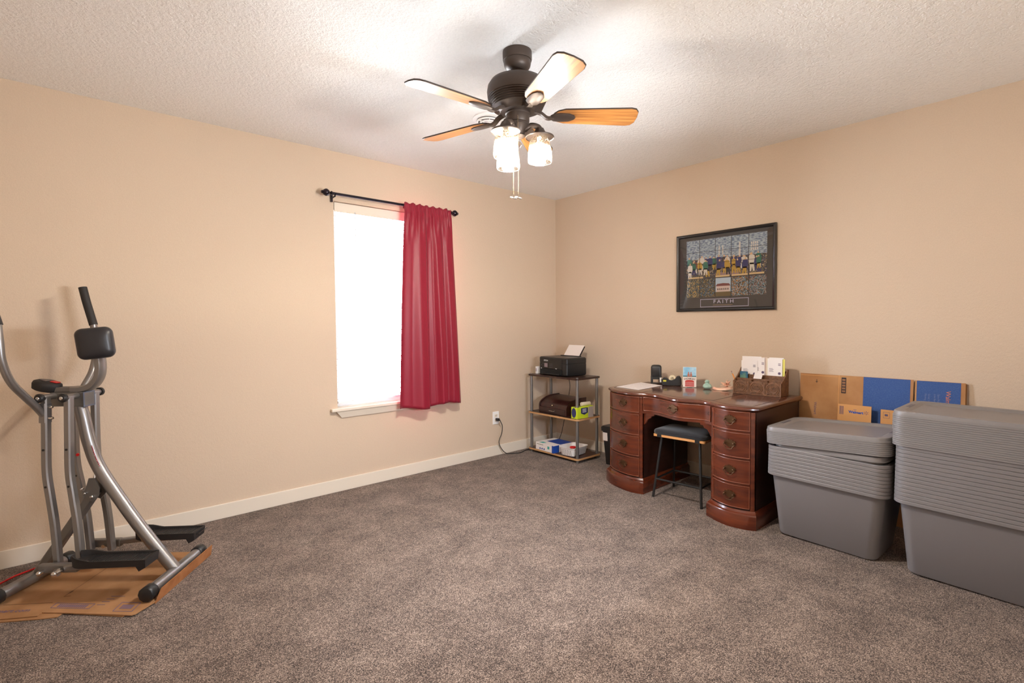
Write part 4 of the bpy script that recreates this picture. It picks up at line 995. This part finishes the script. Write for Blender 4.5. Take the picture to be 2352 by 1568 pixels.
# bin behind the desk corner
bn_ = thing('waste_bin', 'black plastic bin with a white paper label between shelf and desk', 'bin', (-.190, -.965, 0))
MB().loops([rrect(.115, .095, .015, 0), rrect(.118, .098, .015, .006), rrect(.137, .118, .018, .285), rrect(.137, .118, .018, .290)]).build('body', M_black, bn_, auto=30)
lid_ = MB().loops([rrect(.147, .128, .02, .288), rrect(.148, .129, .02, .320), rrect(.138, .119, .02, .330), rrect(.10, .08, .02, .334)]).build('lid', M_black, bn_, auto=30)
MB().b2(-.105, -.06, .04, .0, .3335, .335).build('lid_label', mat('grey_label', (.4, .4, .4, 1), rough=.5), lid_, smooth=False)
MB().box((-.1345, .086, .240), (.0010, .048, .070), rot=(0, math.radians(-3.8), 0)).build('paper_label', M_paper, bn_, smooth=False)
MB().box((-.1355, .090, .262), (.0008, .008, .010), rot=(0, math.radians(-3.8), 0)).build('label_mark', M_inkdark, bn_, smooth=False)
bg_ = MB().sph((-.19, -1.03, .385), .05, (1.0, .9, 1.0), n=14)
tag(bg_.build('black_bag', M_rubber), 'black crumpled bag on top of the bin behind the desk', 'bag')

# ---------------------------------------------------------------- flattened boxes against the right wall
def lean(name, y0, y1, h, x_bot, x_top, t, m, label):
    th = thing(name, label, 'cardboard box', (x_bot, (y0 + y1) / 2, 0.002), rot=(0, math.atan2(x_top - x_bot, h), 0))
    return th, abs(y1 - y0) / 2, h
def lrect(mb, y0, y1, z0, z1, d=.0, t=.0005): return mb.b2(-d - t, -d, -y1, -y0, z0, z1)   # picture right = -y
A, hw, h = lean('flattened_box', -2.296, -2.905, .858, -.075, -.022, .012, M_card, 'large flattened brown box with a blue printed half, leaning behind the totes')
MB().b2(0, .004, -hw + .0, hw, 0, .858).b2(.007, .011, -hw + .012, hw - .004, 0, .853).build('panel', M_card, A, smooth=False)
b_ = MB(); lrect(b_, -hw + .361, hw - .014, .0, .857, d=.0002); b_.build('blue_print', M_cblue, A, smooth=False)
b_ = MB(); lrect(b_, -hw + .226, -hw + .2295, .0, .858, d=.0001, t=.0006); lrect(b_, -hw + .003, -hw + .22, .846, .849, d=.0001, t=.0005); b_.build('fold_line', M_card2, A, smooth=False)
b_ = MB(); lrect(b_, -hw + .242, -hw + .268, .745, .845, d=.0002)
b_.build('stamp_block', M_inkdark, A, smooth=False)
b_ = MB()
for q in range(5): lrect(b_, -hw + .246, -hw + .264, .752 + q * .018, .764 + q * .018, d=.0008)
b_.build('stamp_window', mat('stamp_brown', S(150, 108, 76), rough=.8), A, smooth=False)
b_ = MB(); lrect(b_, -hw + .093, -hw + .107, .806, .809, d=.0002); lrect(b_, -hw + .0985, -hw + .1015, .800, .822, d=.0002); b_.build('small_mark', M_inkdark, A, smooth=False)
text('Walmart', .023, (-.0006, hw - .096, .632), (0, 0, -1), (0, -1, 0), M_ink, A)
B_, hw2, h = lean('flattened_box', -2.912, -3.135, .856, -.070, -.018, .012, M_card, 'narrower flattened box with blue print and faint text, right of the larger one')
MB().b2(0, .004, -hw2, hw2, 0, .856).b2(.007, .011, -hw2 - .004, hw2 - .004, 0, .852).build('panel', M_card, B_, smooth=False)
b_ = MB(); lrect(b_, -hw2 + .008, hw2 - .020, .0, .855, d=.0002); b_.build('blue_print', M_cblue, B_, smooth=False)
text('Walmart', .030, (-.0009, -.038, .752), (0, 0, -1), (0, -1, 0), M_oink, B_)
M_lt = mat('light_ink', S(120, 128, 170), rough=.8)
for tx, yy, zz in (('Save Money.', .004, .750), ('Live Better.', .020, .752), ('Great Values', .046, .748), ('Moving Supplies', .062, .740)):
    text(tx, .0135, (-.0009, yy, zz), (0, 0, -1), (0, -1, 0), M_lt, B_)
def spark(mb, x, cy, cz, r):
    for k in range(6):
        a = PI / 2 + k * PI / 3; mb.box((x, cy + r * .62 * math.cos(a), cz + r * .62 * math.sin(a)), (.0006, r * .7, r * .18), rot=(a, 0, 0))
    return mb
C1, h1, _ = lean('flattened_box', -2.540, -2.716, .684, -.125, -.088, .004, M_card2, 'small brown box flap with blue store name and spark, behind the shorter totes')
MB().b2(0, .004, -h1, h1, 0, .684).build('panel', M_card2, C1, smooth=False)
text('Walmart', .0215, (-.0004, -.008, .640), (0, -1, 0), (0, 0, 1), M_wblue, C1, bold=.0008)
spark(MB(), -.0007, -.062, .642, .013).build('spark_emblem', M_ink, C1, smooth=False)
text('from', .008, (-.0004, -.004, .656), (0, -1, 0), (0, 0, 1), M_wblue, C1)
b_ = MB()
for q in range(4): lrect(b_, -h1 + .008 + q * .006, -h1 + .011 + q * .006, .62, .672, d=.0002)
b_.build('small_print', M_ink, C1, smooth=False)
C2, h1, _ = lean('flattened_box', -2.762, -2.955, .674, -.120, -.084, .004, M_card2, 'small brown box flap with blue text lines, between both tote stacks')
MB().b2(0, .004, -h1, h1, 0, .674).build('panel', M_card2, C2, smooth=False)
b_ = MB()
for z in (.625, .659): lrect(b_, -h1 + .012, -h1 + .044, z - .0008, z + .0008, d=.0002)
for y in (.012, .0435): lrect(b_, -h1 + y, -h1 + y + .0012, .625, .659, d=.0002)
lrect(b_, -h1 + .02, -h1 + .036, .636, .648, d=.0002)
for q in range(5): lrect(b_, -h1 + .075 + q * .009, -h1 + .080 + q * .009, .61, .655, d=.0002)
b_.build('small_print', M_ink, C2, smooth=False)

# ---------------------------------------------------------------- totes and lids
def tote_mb():
    n = 7
    def q(hx_, hy_, r, z): return rrect(hx_, hy_, r, z, n=n)
    L = [q(.150, .215, .03, .0015), q(.166, .231, .040, 0.0), q(.170, .236, .044, .006), q(.205, .2685, .050, .3352), q(.2235, .288, .056, .3357), q(.226, .2905, .058, .338), q(.2255, .290, .058, .351), q(.2240, .2885, .058, .3535), q(.2065, .2705, .051, .3535), q(.2040, .2672, .049, .334), q(.1690, .2348, .043, .007), q(.150, .215, .03, .005)]
    return MB().loops(L)
tote0 = tag(tote_mb().build('storage_tote', M_tote, auto=28), cat='tote')
def lid_mb(sx_=1.0, sy_=1.0, latch=False):
    n = 7
    def q(i, z, r=.058): return rrect(.2270 * sx_ - i, .2915 * sy_ - i, max(r - i * .6, .012), z, n=n)
    L = [q(-.0042, 0), q(-.0046, .002), q(-.0040, .0072), q(-.0016, .0090), q(-.0004, .020), q(.0012, .0245), q(.004, .0262), q(.034, .0262), q(.038, .0245), q(.054, .0155), q(.14 * sx_, .0150), q(.14 * sx_, .0141), q(.0552, .0145), q(.0392, .0235), q(.035, .0252), q(.005, .0252), q(.0024, .0237), q(.0010, .0198), q(-.0004, .0092), q(-.0028, .0074), q(-.0034, .0)]
    return MB().loops(L)
def lid_full(sx_=1.0, sy_=1.0):
    m = lid_mb(sx_, sy_); hx_, hy_ = .227 * sx_ - .13 * sx_, .2915 * sy_ - .13 * sx_
    m.b2(-hx_ - .014, hx_ + .014, -hy_ - .014, hy_ + .014, .0141, .0150); return m
lid0 = tag(lid_full().build('tote_lid', M_lid, auto=28), cat='lid')
PT, PL_ = .0183, .0092
def stack(n, x, y, rz, tiltx, where, group):
    for i in range(n):
        o = tote0 if (i == 0 and not tote0.get('label')) else tote0.copy()
        if o is not tote0: C.objects.link(o)
        R = Matrix.Rotation(rz, 4, 'Z') @ Matrix.Rotation(tiltx, 4, 'X')
        p = R @ Vector((0, 0, i * PT)); o.location = (x + p.x, y + p.y, p.z + .004 + abs(tiltx) * .23); o.rotation_euler = (tiltx, 0, rz)
        lab = 'grey tote, %s of the %s' % ('topmost' if i == n - 1 else WORDS[i] + (' from bottom' if i else ''), where)
        o['label'] = lab; o['category'] = 'tote'; o['group'] = group
def lids(n, x, y, z, rz, tiltx, where, group, latch=False):
    for i in range(n):
        o = lid0 if (i == 0 and not lid0.get('label')) else lid0.copy()
        if o is not lid0: C.objects.link(o)
        R = Matrix.Rotation(rz, 4, 'Z') @ Matrix.Rotation(tiltx, 4, 'X')
        p = R @ Vector((0, 0, i * PL_)); o.location = (x + p.x, y + p.y, z + p.z); o.rotation_euler = (tiltx, 0, rz)
        lab = 'grey lid, %s %s' % ('topmost' if i == n - 1 else WORDS[i] + (' from bottom' if i else ''), where)
        if i == n - 1 and latch:
            for sy__ in (-1, 1):
                k_ = MB().b2(-.055, .055, sy__ * .262 - .008, sy__ * .262 + .008, .0257, .0268).build('latch_slot', M_slot, o, smooth=False)
        o['label'] = lab; o['category'] = 'lid'; o['group'] = group
AX, AY = -.570, -2.668
BXx, BY = -.598, -3.262
stack(9, AX, AY, math.radians(-1.5), math.radians(.8), 'nine nested beside the desk', 'totes nested beside the desk')
stack(15, BXx, BY, math.radians(-1.0), math.radians(.8), 'fifteen nested in the taller stack', 'totes nested at the right edge')
lids(8, AX + .0, AY - .004, .537, math.radians(-1.0), math.radians(-2.6), 'in the neat pile over the shorter totes', 'lids on the shorter tote stack', latch=True)
lids(8, BXx, BY + .0, .6165, math.radians(-1.0), math.radians(.8), 'in the lower pile on the taller totes', 'lids lower pile on the taller tote stack')
lids(8, BXx - .0, BY + .002, .6165 + 8 * PL_ + .0004, math.radians(-.6), math.radians(.55), 'in the upper pile on the taller totes', 'lids upper pile on the taller tote stack', latch=True)
s1 = tag(lid_full(.90, .90).build('tote_lid', M_lid, auto=28), 'smaller grey lid lying skewed right under the neat pile of lids', 'lid'); s1.location = (AX - .012, AY - .020, .5085); s1.rotation_euler = (math.radians(-1.6), 0, math.radians(-3))
s2 = tag(lid_full(.87, .88).build('tote_lid', M_lid, auto=28), 'smaller grey lid sunk into the topmost tote beside the desk', 'lid'); s2.location = (AX - .014, AY - .006, .478); s2.rotation_euler = (math.radians(-2.3), 0, math.radians(-2))

# ---------------------------------------------------------------- air-walker exercise machine on a flattened box
UA = math.atan2(-0.61050786, 0.7920102)
ZC = .010       # top of the cardboard it stands on
ex = thing('exercise_machine', 'silver air walker exercise machine with black foot pads, standing on flattened cardboard', 'exercise machine', (-3.3805, -.722, .006), rotz=UA)
def V3(u, v, z): return Vector((u, -v, z))
R1 = .0275
def foot(u0, v0, u1, v1, name='floor_bar'):
    z = .036 + ZC * .3
    o = MB().cyl(V3(u0, v0, z), V3(u1, v1, z), .0255, n=24).build(name, M_silver, ex)
    d = (V3(u1, v1, z) - V3(u0, v0, z)).normalized()
    for p_, s in ((V3(u0, v0, z), -1), (V3(u1, v1, z), 1)):
        R = (d * s).to_track_quat('Z', 'Y').to_matrix()
        MB().lathe([(0, -.030), (.026, -.030), (.033, -.024), (.034, .0), (.033, .018), (.029, .022), (0, .022)], p_, 10, R=R).build('end_cap', M_black, o, auto=50)
foot(0, .205, 0, -.200); foot(-.640, .200, -.622, -.175)
mt = spline([V3(-.412, 0, .850), V3(-.395, 0, .790), V3(-.370, 0, .662), V3(-.328, 0, .538), V3(-.227, 0, .366), V3(-.136, 0, .225), V3(-.062, 0, .122), V3(-.006, 0, .046)], 8)
mo = MB().tube(mt, R1, n=22, upv=(0, 1, 0)).build('main_post', M_silver, ex)
# red and white brand strokes on the tube
lg = MB(); rnd = random.Random(3)
for k in range(15):
    t = k / 14; i = int(17 + t * 6); p_ = mt[i].lerp(mt[i + 1], (17 + t * 6) % 1) + V3(R1 * .72, R1 * .72, .002)
    lg.box(p_, (.003, .016, .005), rot=(0, .5, math.radians(45)))
lg.build('brand_marks', mat('maroon_decal', S(150, 40, 50), rough=.4), mo, smooth=False)
lg = MB()
for k in range(5):
    t = k / 4; i = int(17 + t * 6); p_ = mt[i].lerp(mt[i + 1], (17 + t * 6) % 1) + V3(R1 * .76, R1 * .76, .004)
    lg.box(p_, (.004, .006, .006), rot=(0, .5, math.radians(45)))
lg.build('brand_marks', M_white, mo, smooth=False)
# brace to the front floor bar
MB().bar([V3(-.350, 0, .435), V3(-.47, 0, .262), V3(-.612, 0, .062)], .040, .040, upv=(0, 1, 0)).build('brace', M_dsilver, ex)
gk = MB()
for v in (.021, -.025):
    poly = [(-.335, .50), (-.315, .455), (-.322, .415), (-.345, .388), (-.372, .398), (-.392, .43), (-.378, .45), (-.362, .50)]
    gk.loops([[V3(a, v, b) for a, b in poly], [V3(a, v + .004, b) for a, b in poly]])
gk.build('hinge_plate', M_dsilver, ex, smooth=False)
bo = MB()
for a, b in ((-.345, .415), (-.375, .432), (-.388, .452)): bo.cyl(V3(a, .024, b), V3(a, .036, b), .008 if a > -.36 else .005, n=10).sph(V3(a, .036, b), .0075 if a > -.36 else .005, (1, .6, 1), n=10)
bo.build('bolt', M_chrome, ex)
# pivot head
hd = MB().b2(-.512, -.362, -.032, .032, .838, .902)
hd.build('pivot_head', M_dsilver, ex, smooth=False, bevel=.003)
MB().b2(-.3655, -.362, -.036, .036, .834, .904).build('end_plate', mat('blue_grey_steel', (.10, .12, .17, 1), rough=.4, metal=.3), ex, smooth=False, bevel=.002)
MB().b2(-.505, -.418, -.020, .020, .902, .926).build('console_bracket', M_dsilver, ex, smooth=False, bevel=.003)
# stem to the pad
stp_ = spline([V3(-.43, 0, .913), V3(-.39, 0, .914), V3(-.348, 0, .928), V3(-.318, 0, .965), V3(-.308, 0, 1.01), V3(-.310, 0, 1.06), V3(-.318, 0, 1.12)], 7)
MB().bar(stp_, .022, .050, upv=(0, 1, 0)).build('pad_stem', M_silver, ex) if False else MB().sweep(stp_, [(.026, -.010), (.026, .010), (.018, .015), (-.018, .015), (-.026, .010), (-.026, -.010), (-.018, -.015), (.018, -.015)], upv=(0, 1, 0)).build('pad_stem', M_silver, ex)
# pad
Rp = Matrix.Rotation(math.radians(24), 3, 'Z') @ Matrix.Rotation(math.radians(-6), 3, 'Y')
pc_ = V3(-.302, .036, 1.128)
L = []
for q, (ins, y) in enumerate(((.028, -.034), (.010, -.032), (.002, -.022), (0, -.006), (.001, .008), (.008, .020), (.022, .028), (.05, .032))):
    r_ = rrect(.070 - ins, .072 - ins, max(.030 - ins * .4, .012), 0, n=6)
    L.append([pc_ + Rp @ Vector((p.x, -y, p.y)) for p in r_])
MB().loops(L).build('pad', M_pad, ex)
MB().box(pc_ + Rp @ Vector((0, .038, 0)), (.10, .006, .06), R=Rp).build('pad_backplate', M_dsilver, ex, smooth=False)
# console
cn = MB(); cc = V3(-.540, 0, .933)
Rc = Matrix.Rotation(math.radians(14), 3, 'Y')
def egg(sx_, sy_, z):
    return [cc + Rc @ Vector((sx_ * math.cos(a) * (1 - .12 * math.cos(a)) + (.006 if math.cos(a) < 0 else 0), sy_ * math.sin(a) * (1 - .25 * math.cos(a)), z)) for a in [2 * PI * k / 24 for k in range(24)]]
cn.loops([egg(.050, .036, -.026), egg(.060, .044, -.020), egg(.063, .046, .004), egg(.060, .043, .014), egg(.048, .032, .020)])
co_ = cn.build('console', M_rubber, ex, auto=50)
MB().loops([[cc + Rc @ Vector((x, y, .0205 + q)) for x, y in ((.012, -.016), (.040, -.014), (.044, 0), (.040, .014), (.012, .016), (.006, 0))] for q in (0, .004)]).build('button', M_red, co_, bevel=.002)
MB().loops([[cc + Rc @ Vector((x, y, .0205 + q)) for x, y in ((-.034, -.014), (-.004, -.018), (-.004, .018), (-.034, .014))] for q in (0, .0015)]).build('display_screen', mat('console_lcd', (.10, .08, .09, 1), rough=.15), co_, smooth=False)
# swinging arms, axles, caps
def axle(u, s):
    a = MB().cyl(V3(u, s * .032, .888), V3(u, s * .108, .888), .0135, n=18).build('axle', M_silver, ex)
    MB().lathe([(0, 0), (.019, 0), (.020, .004), (.020, .012), (.014, .018), (0, .019)], V3(u, s * .104, .888), 20, R=V3(0, s, 0).to_track_quat('Z', 'Y').to_matrix()).build('axle_cap', M_black, a)
    MB().sph(V3(u, s * .122, .888), .0085, (1, .5, 1), n=12).build('axle_bolt', M_chrome, a)
def arm(u, s, du):
    pts = spline([V3(u, s * .078, .890), V3(u - .004, s * .080, .70), V3(u - .004, s * .084, .55), V3(u + .010, s * .088, .44), V3(u + .028 + du * .4, s * .092, .30), V3(u + .040 + du, s * .095, .112)], 7)
    o = MB().bar(pts, .032, .028, upv=(0, 1, 0)).build('swing_arm', M_silver, ex)
    hl = MB()
    for i in (9, 18):
        p_ = pts[i]; hl.cyl(p_ + V3(.0, .0165, 0), p_ + V3(0, .0185, 0), .005, n=10)
    hl.build('bolt_hole', M_black, o)
    return pts
for s in (1, -1):
    for u in (-.492, -.394):
        axle(u, s); pts = arm(u, s, 0)
    # red reflector dots on the far pair
    # foot link and pad
    dz = 0.0; off = .0 if s > 0 else .058
    lu0 = -.470 + (0.02 if s > 0 else .03)
    lk = MB().bar([V3(lu0 + .06, s * .132, .132), V3(-.30 + off, s * .138, .142), V3(-.10 + off, s * .14, .146)], .030, .026, upv=(0, 1, 0))
    lk.build('foot_link', M_silver, ex, smooth=True)
    MB().b2(lu0 - .055, lu0 + .110, -s * .130 - .014, -s * .130 + .014, .112, .152).build('link_bracket', M_dsilver, ex, smooth=False, bevel=.006)
    bb_ = MB().cyl(V3(lu0 + .040, s * .10, .124), V3(lu0 + .040, s * .172, .124), .009, n=14)
    bb_.lathe([(.0, 0), (.017, 0), (.017, .010), (.0, .010)], V3(lu0 + .040, s * .150, .124), 18, R=V3(0, s, 0).to_track_quat('Z', 'Y').to_matrix())
    bb_.sph(V3(lu0 + .040, s * .176, .124), .012, (1, .8, 1), n=12)
    bb_.build('link_bolt', M_chrome, ex)
    bb_ = MB().cyl(V3(lu0 - .03, s * .100, .125), V3(lu0 - .03, s * .165, .125), .008, n=14).sph(V3(lu0 - .03, s * .167, .125), .0105, n=12)
    bb_.build('link_bolt', M_chrome, ex)
    u0, u1, vc = -.340 + off * 1.5, -.022 + off, .140
    fp_ = MB(); L = []
    hw_ = .050
    for k in range(17):
        t = k / 16; u = u0 + (u1 - u0) * t
        w_ = hw_ * (math.sin(min(1, (t + .06) / .22) * PI / 2)) ** .7
        lip = .022 + .018 * max(0, 1 - t / .18)
        zb, zt_ = .150 + (0.012 if k == 16 else 0), .170
        L.append([V3(u, s * vc - w_, zb), V3(u, s * vc - w_ * 1.05, zt_ + .010 + .02 * max(0, 1 - t / .3)), V3(u, s * vc - w_ * .90, zt_ + .010 + .02 * max(0, 1 - t / .3)), V3(u, s * vc - w_ * .86, zt_), V3(u, s * vc + w_ * .86, zt_), V3(u, s * vc + w_ * .90, zt_ + .010 + .02 * max(0, 1 - t / .3)), V3(u, s * vc + w_ * 1.05, zt_ + .010 + .02 * max(0, 1 - t / .3)), V3(u, s * vc + w_, zb)])
    fp_.loops(L)
    # toe guard / rear heel skirt
    fp_.loops([[V3(u1 - .045, s * vc + q * hw_, .163) for q in (-1, 1)] + [V3(u1 + .004, s * vc + q * hw_, .180) for q in (1, -1)], [V3(u1 - .028, s * vc + q * hw_ * .9, .126) for q in (-1, 1)] + [V3(u1 + .000, s * vc + q * hw_ * .9, .142) for q in (1, -1)]])
    fo_ = fp_.build('foot_pad', M_rubber, ex, auto=30)
    tr = MB()
    for k in range(26):
        u = u0 + .05 + k * .0102
        tr.b2(u, u + .0035, -s * vc - hw_ * .8, -s * vc + hw_ * .8, .1698, .1722)
    tr.build('tread', M_black, fo_, smooth=False)
    # handlebar
    hb = spline([V3(-.496, s * .080, .800), V3(-.503, s * .115, .850), V3(-.508, s * .165, .905), V3(-.510, s * .225, .975), V3(-.512, s * .258, 1.06), V3(-.514, s * .264, 1.14), V3(-.522, s * .262, 1.225)], 7)
    ho = MB().tube(hb, .0155, n=16).build('handlebar', M_silver, ex)
    gp = spline([V3(-.520, s * .262, 1.212), V3(-.533, s * .263, 1.26), V3(-.553, s * .266, 1.33), V3(-.572, s * .270, 1.405)], 6)
    MB().tube(gp, .0185, n=16).build('foam_grip', M_rubber, ho)
    MB().bar([V3(-.494, s * .080, .862), V3(-.496, s * .081, .775)], .038, .036, upv=(0, 1, 0)).build('sleeve', M_silver, ho)
    bs = MB()
    for z in (.845, .795): bs.cyl(V3(-.478, s * .085, z), V3(-.462, s * .085, z), .0065, n=10).sph(V3(-.462, s * .085, z), .0065, n=8)
    bs.build('sleeve_bolt', M_chrome, ho)
for u in (-.492, -.394):
    MB().cyl(V3(u + .015, -.070, .590), V3(u + .0155 + .003, -.064, .590), .007, n=10).build('red_dot', M_red, ex)

M_cfloor = mat('cardboard_worn', S(166, 126, 90), rough=.9, spec=.1, noise=(7, S(144, 106, 72), .38, .68))
# flattened cardboard under the machine
def fl(x, y, z=0.0): return Vector((x, y, z))
fb = thing('flattened_box', 'flattened brown cardboard box on the carpet under the exercise machine', 'cardboard box', (-3.6, -.6, 0))
cbp = [(-3.487, -.913), (-3.206, -.539), (-3.262, -.462), (-3.38, -.36), (-3.60, -.19), (-3.72, -.12), (-4.05, -.33), (-4.10, -.56), (-3.98, -.640), (-3.866, -.712), (-3.853, -.690), (-3.804, -.735), (-3.574, -.968), (-3.560, -.970)]
MB().prism(cbp, .006, .010).build('top_sheet', M_cfloor, fb, smooth=False, world=fb)
cb2 = [(-3.50, -.90), (-3.22, -.545), (-3.30, -.46), (-3.7, -.15), (-4.08, -.35), (-4.12, -.575), (-3.99, -.65), (-3.86, -.735), (-3.805, -.765), (-3.785, -.742), (-3.60, -.945)]
MB().prism(cb2, .001, .005).build('under_sheet', M_cfloor, fb, smooth=False, world=fb)
e0, e1 = Vector((-3.487, -.913, .002)), Vector((-3.203, -.536, .002)); nn2 = Vector((.79, -.61, 0)) * .004; upf = Vector((.006, -.004, .062))
e0b, e1b = e0 + (e1 - e0).normalized() * .0, e1
MB().loops([[e0, e1, e1 + nn2, e0 + nn2], [e0 + upf + (e1 - e0).normalized() * .035 - Vector((0, 0, .012)), e1 + upf - Vector((0, 0, .010)), e1 + upf + nn2 - Vector((0, 0, .010)), e0 + upf + nn2 + (e1 - e0).normalized() * .035 - Vector((0, 0, .012))]]).build('standing_flap', mat('cardboard_face', S(160, 108, 70), rough=.85, spec=.15, noise=(14, S(142, 92, 56), .4, .65)), fb, smooth=False, world=fb)
cz = .0102
def strip(mb, p, q, w_, z=cz):
    p, q = Vector((*p, z)), Vector((*q, z)); d = (q - p).normalized(); n_ = Vector((-d.y, d.x, 0)) * w_ / 2
    return mb.loops([[p + n_, p - n_, q - n_, q + n_], [v + Vector((0, 0, .0004)) for v in (p + n_, p - n_, q - n_, q + n_)]])
cr1 = MB(); strip(cr1, (-3.624, -.376), (-3.783, -.587), .003); strip(cr1, (-3.783, -.587), (-3.76, -.60), .003); strip(cr1, (-3.98, -.50), (-3.82, -.62), .003)
strip(cr1, (-3.765, -.565), (-3.752, -.548), .008)
cr1.build('crease', mat('crease_brown', S(112, 76, 46), rough=.9), fb, smooth=False, world=fb)
pr1 = MB()
def quadframe(c, w_=.003):
    for i in range(4): strip(pr1, c[i], c[(i + 1) % 4], w_)
def fill(c, n_, duty, inset):
    a, b, d, e = [Vector((*p, 0)) for p in c]     # a->b short side, a->e long side
    for k in range(n_):
        t = inset + (1 - 2 * inset) * (k + .5) / n_
        p = a.lerp(e, t).lerp(b.lerp(d, t), inset * 1.5); q = a.lerp(e, t).lerp(b.lerp(d, t), 1 - inset * 1.5)
        strip(pr1, (p.x, p.y), (q.x, q.y), (e - a).length * (1 - 2 * inset) / n_ * duty)
bc1 = [(-3.826, -.668), (-3.807, -.636), (-3.682, -.758), (-3.704, -.788)]
bc2 = [(-3.629, -.881), (-3.592, -.821), (-3.533, -.880), (-3.569, -.938)]
quadframe(bc1); fill(bc1, 14, .62, .12); quadframe(bc2); fill(bc2, 9, .6, .18)
for q in range(4):
    t = q * .017; strip(pr1, (-3.676 + t, -.772 + t * .9), (-3.650 + t + (.02 if q == 3 else 0), -.795 + t * .9 - (.018 if q == 3 else 0)), .003)
pr1.build('printed_marks', M_ink, fb, smooth=False, world=fb)
ad = (Vector((-3.895, -.615, 0)) - Vector((-4.0, -.535, 0))).normalized()
text('Walmart.com', .034, Vector((-3.965, -.578, .0102)), ad, Vector((-ad.y, ad.x, 0)), M_ink, fb, world=fb)
rl_ = MB(); rl_.tube([Vector((-4.08, -.315, .012)), Vector((-3.96, -.180, .012)), Vector((-3.83, -.10, .010)), Vector((-3.72, -.115, .006))], .0045, n=8)
tag(rl_.build('cord', M_red), 'thin red cord lying along the far edge of the floor cardboard', 'cord')
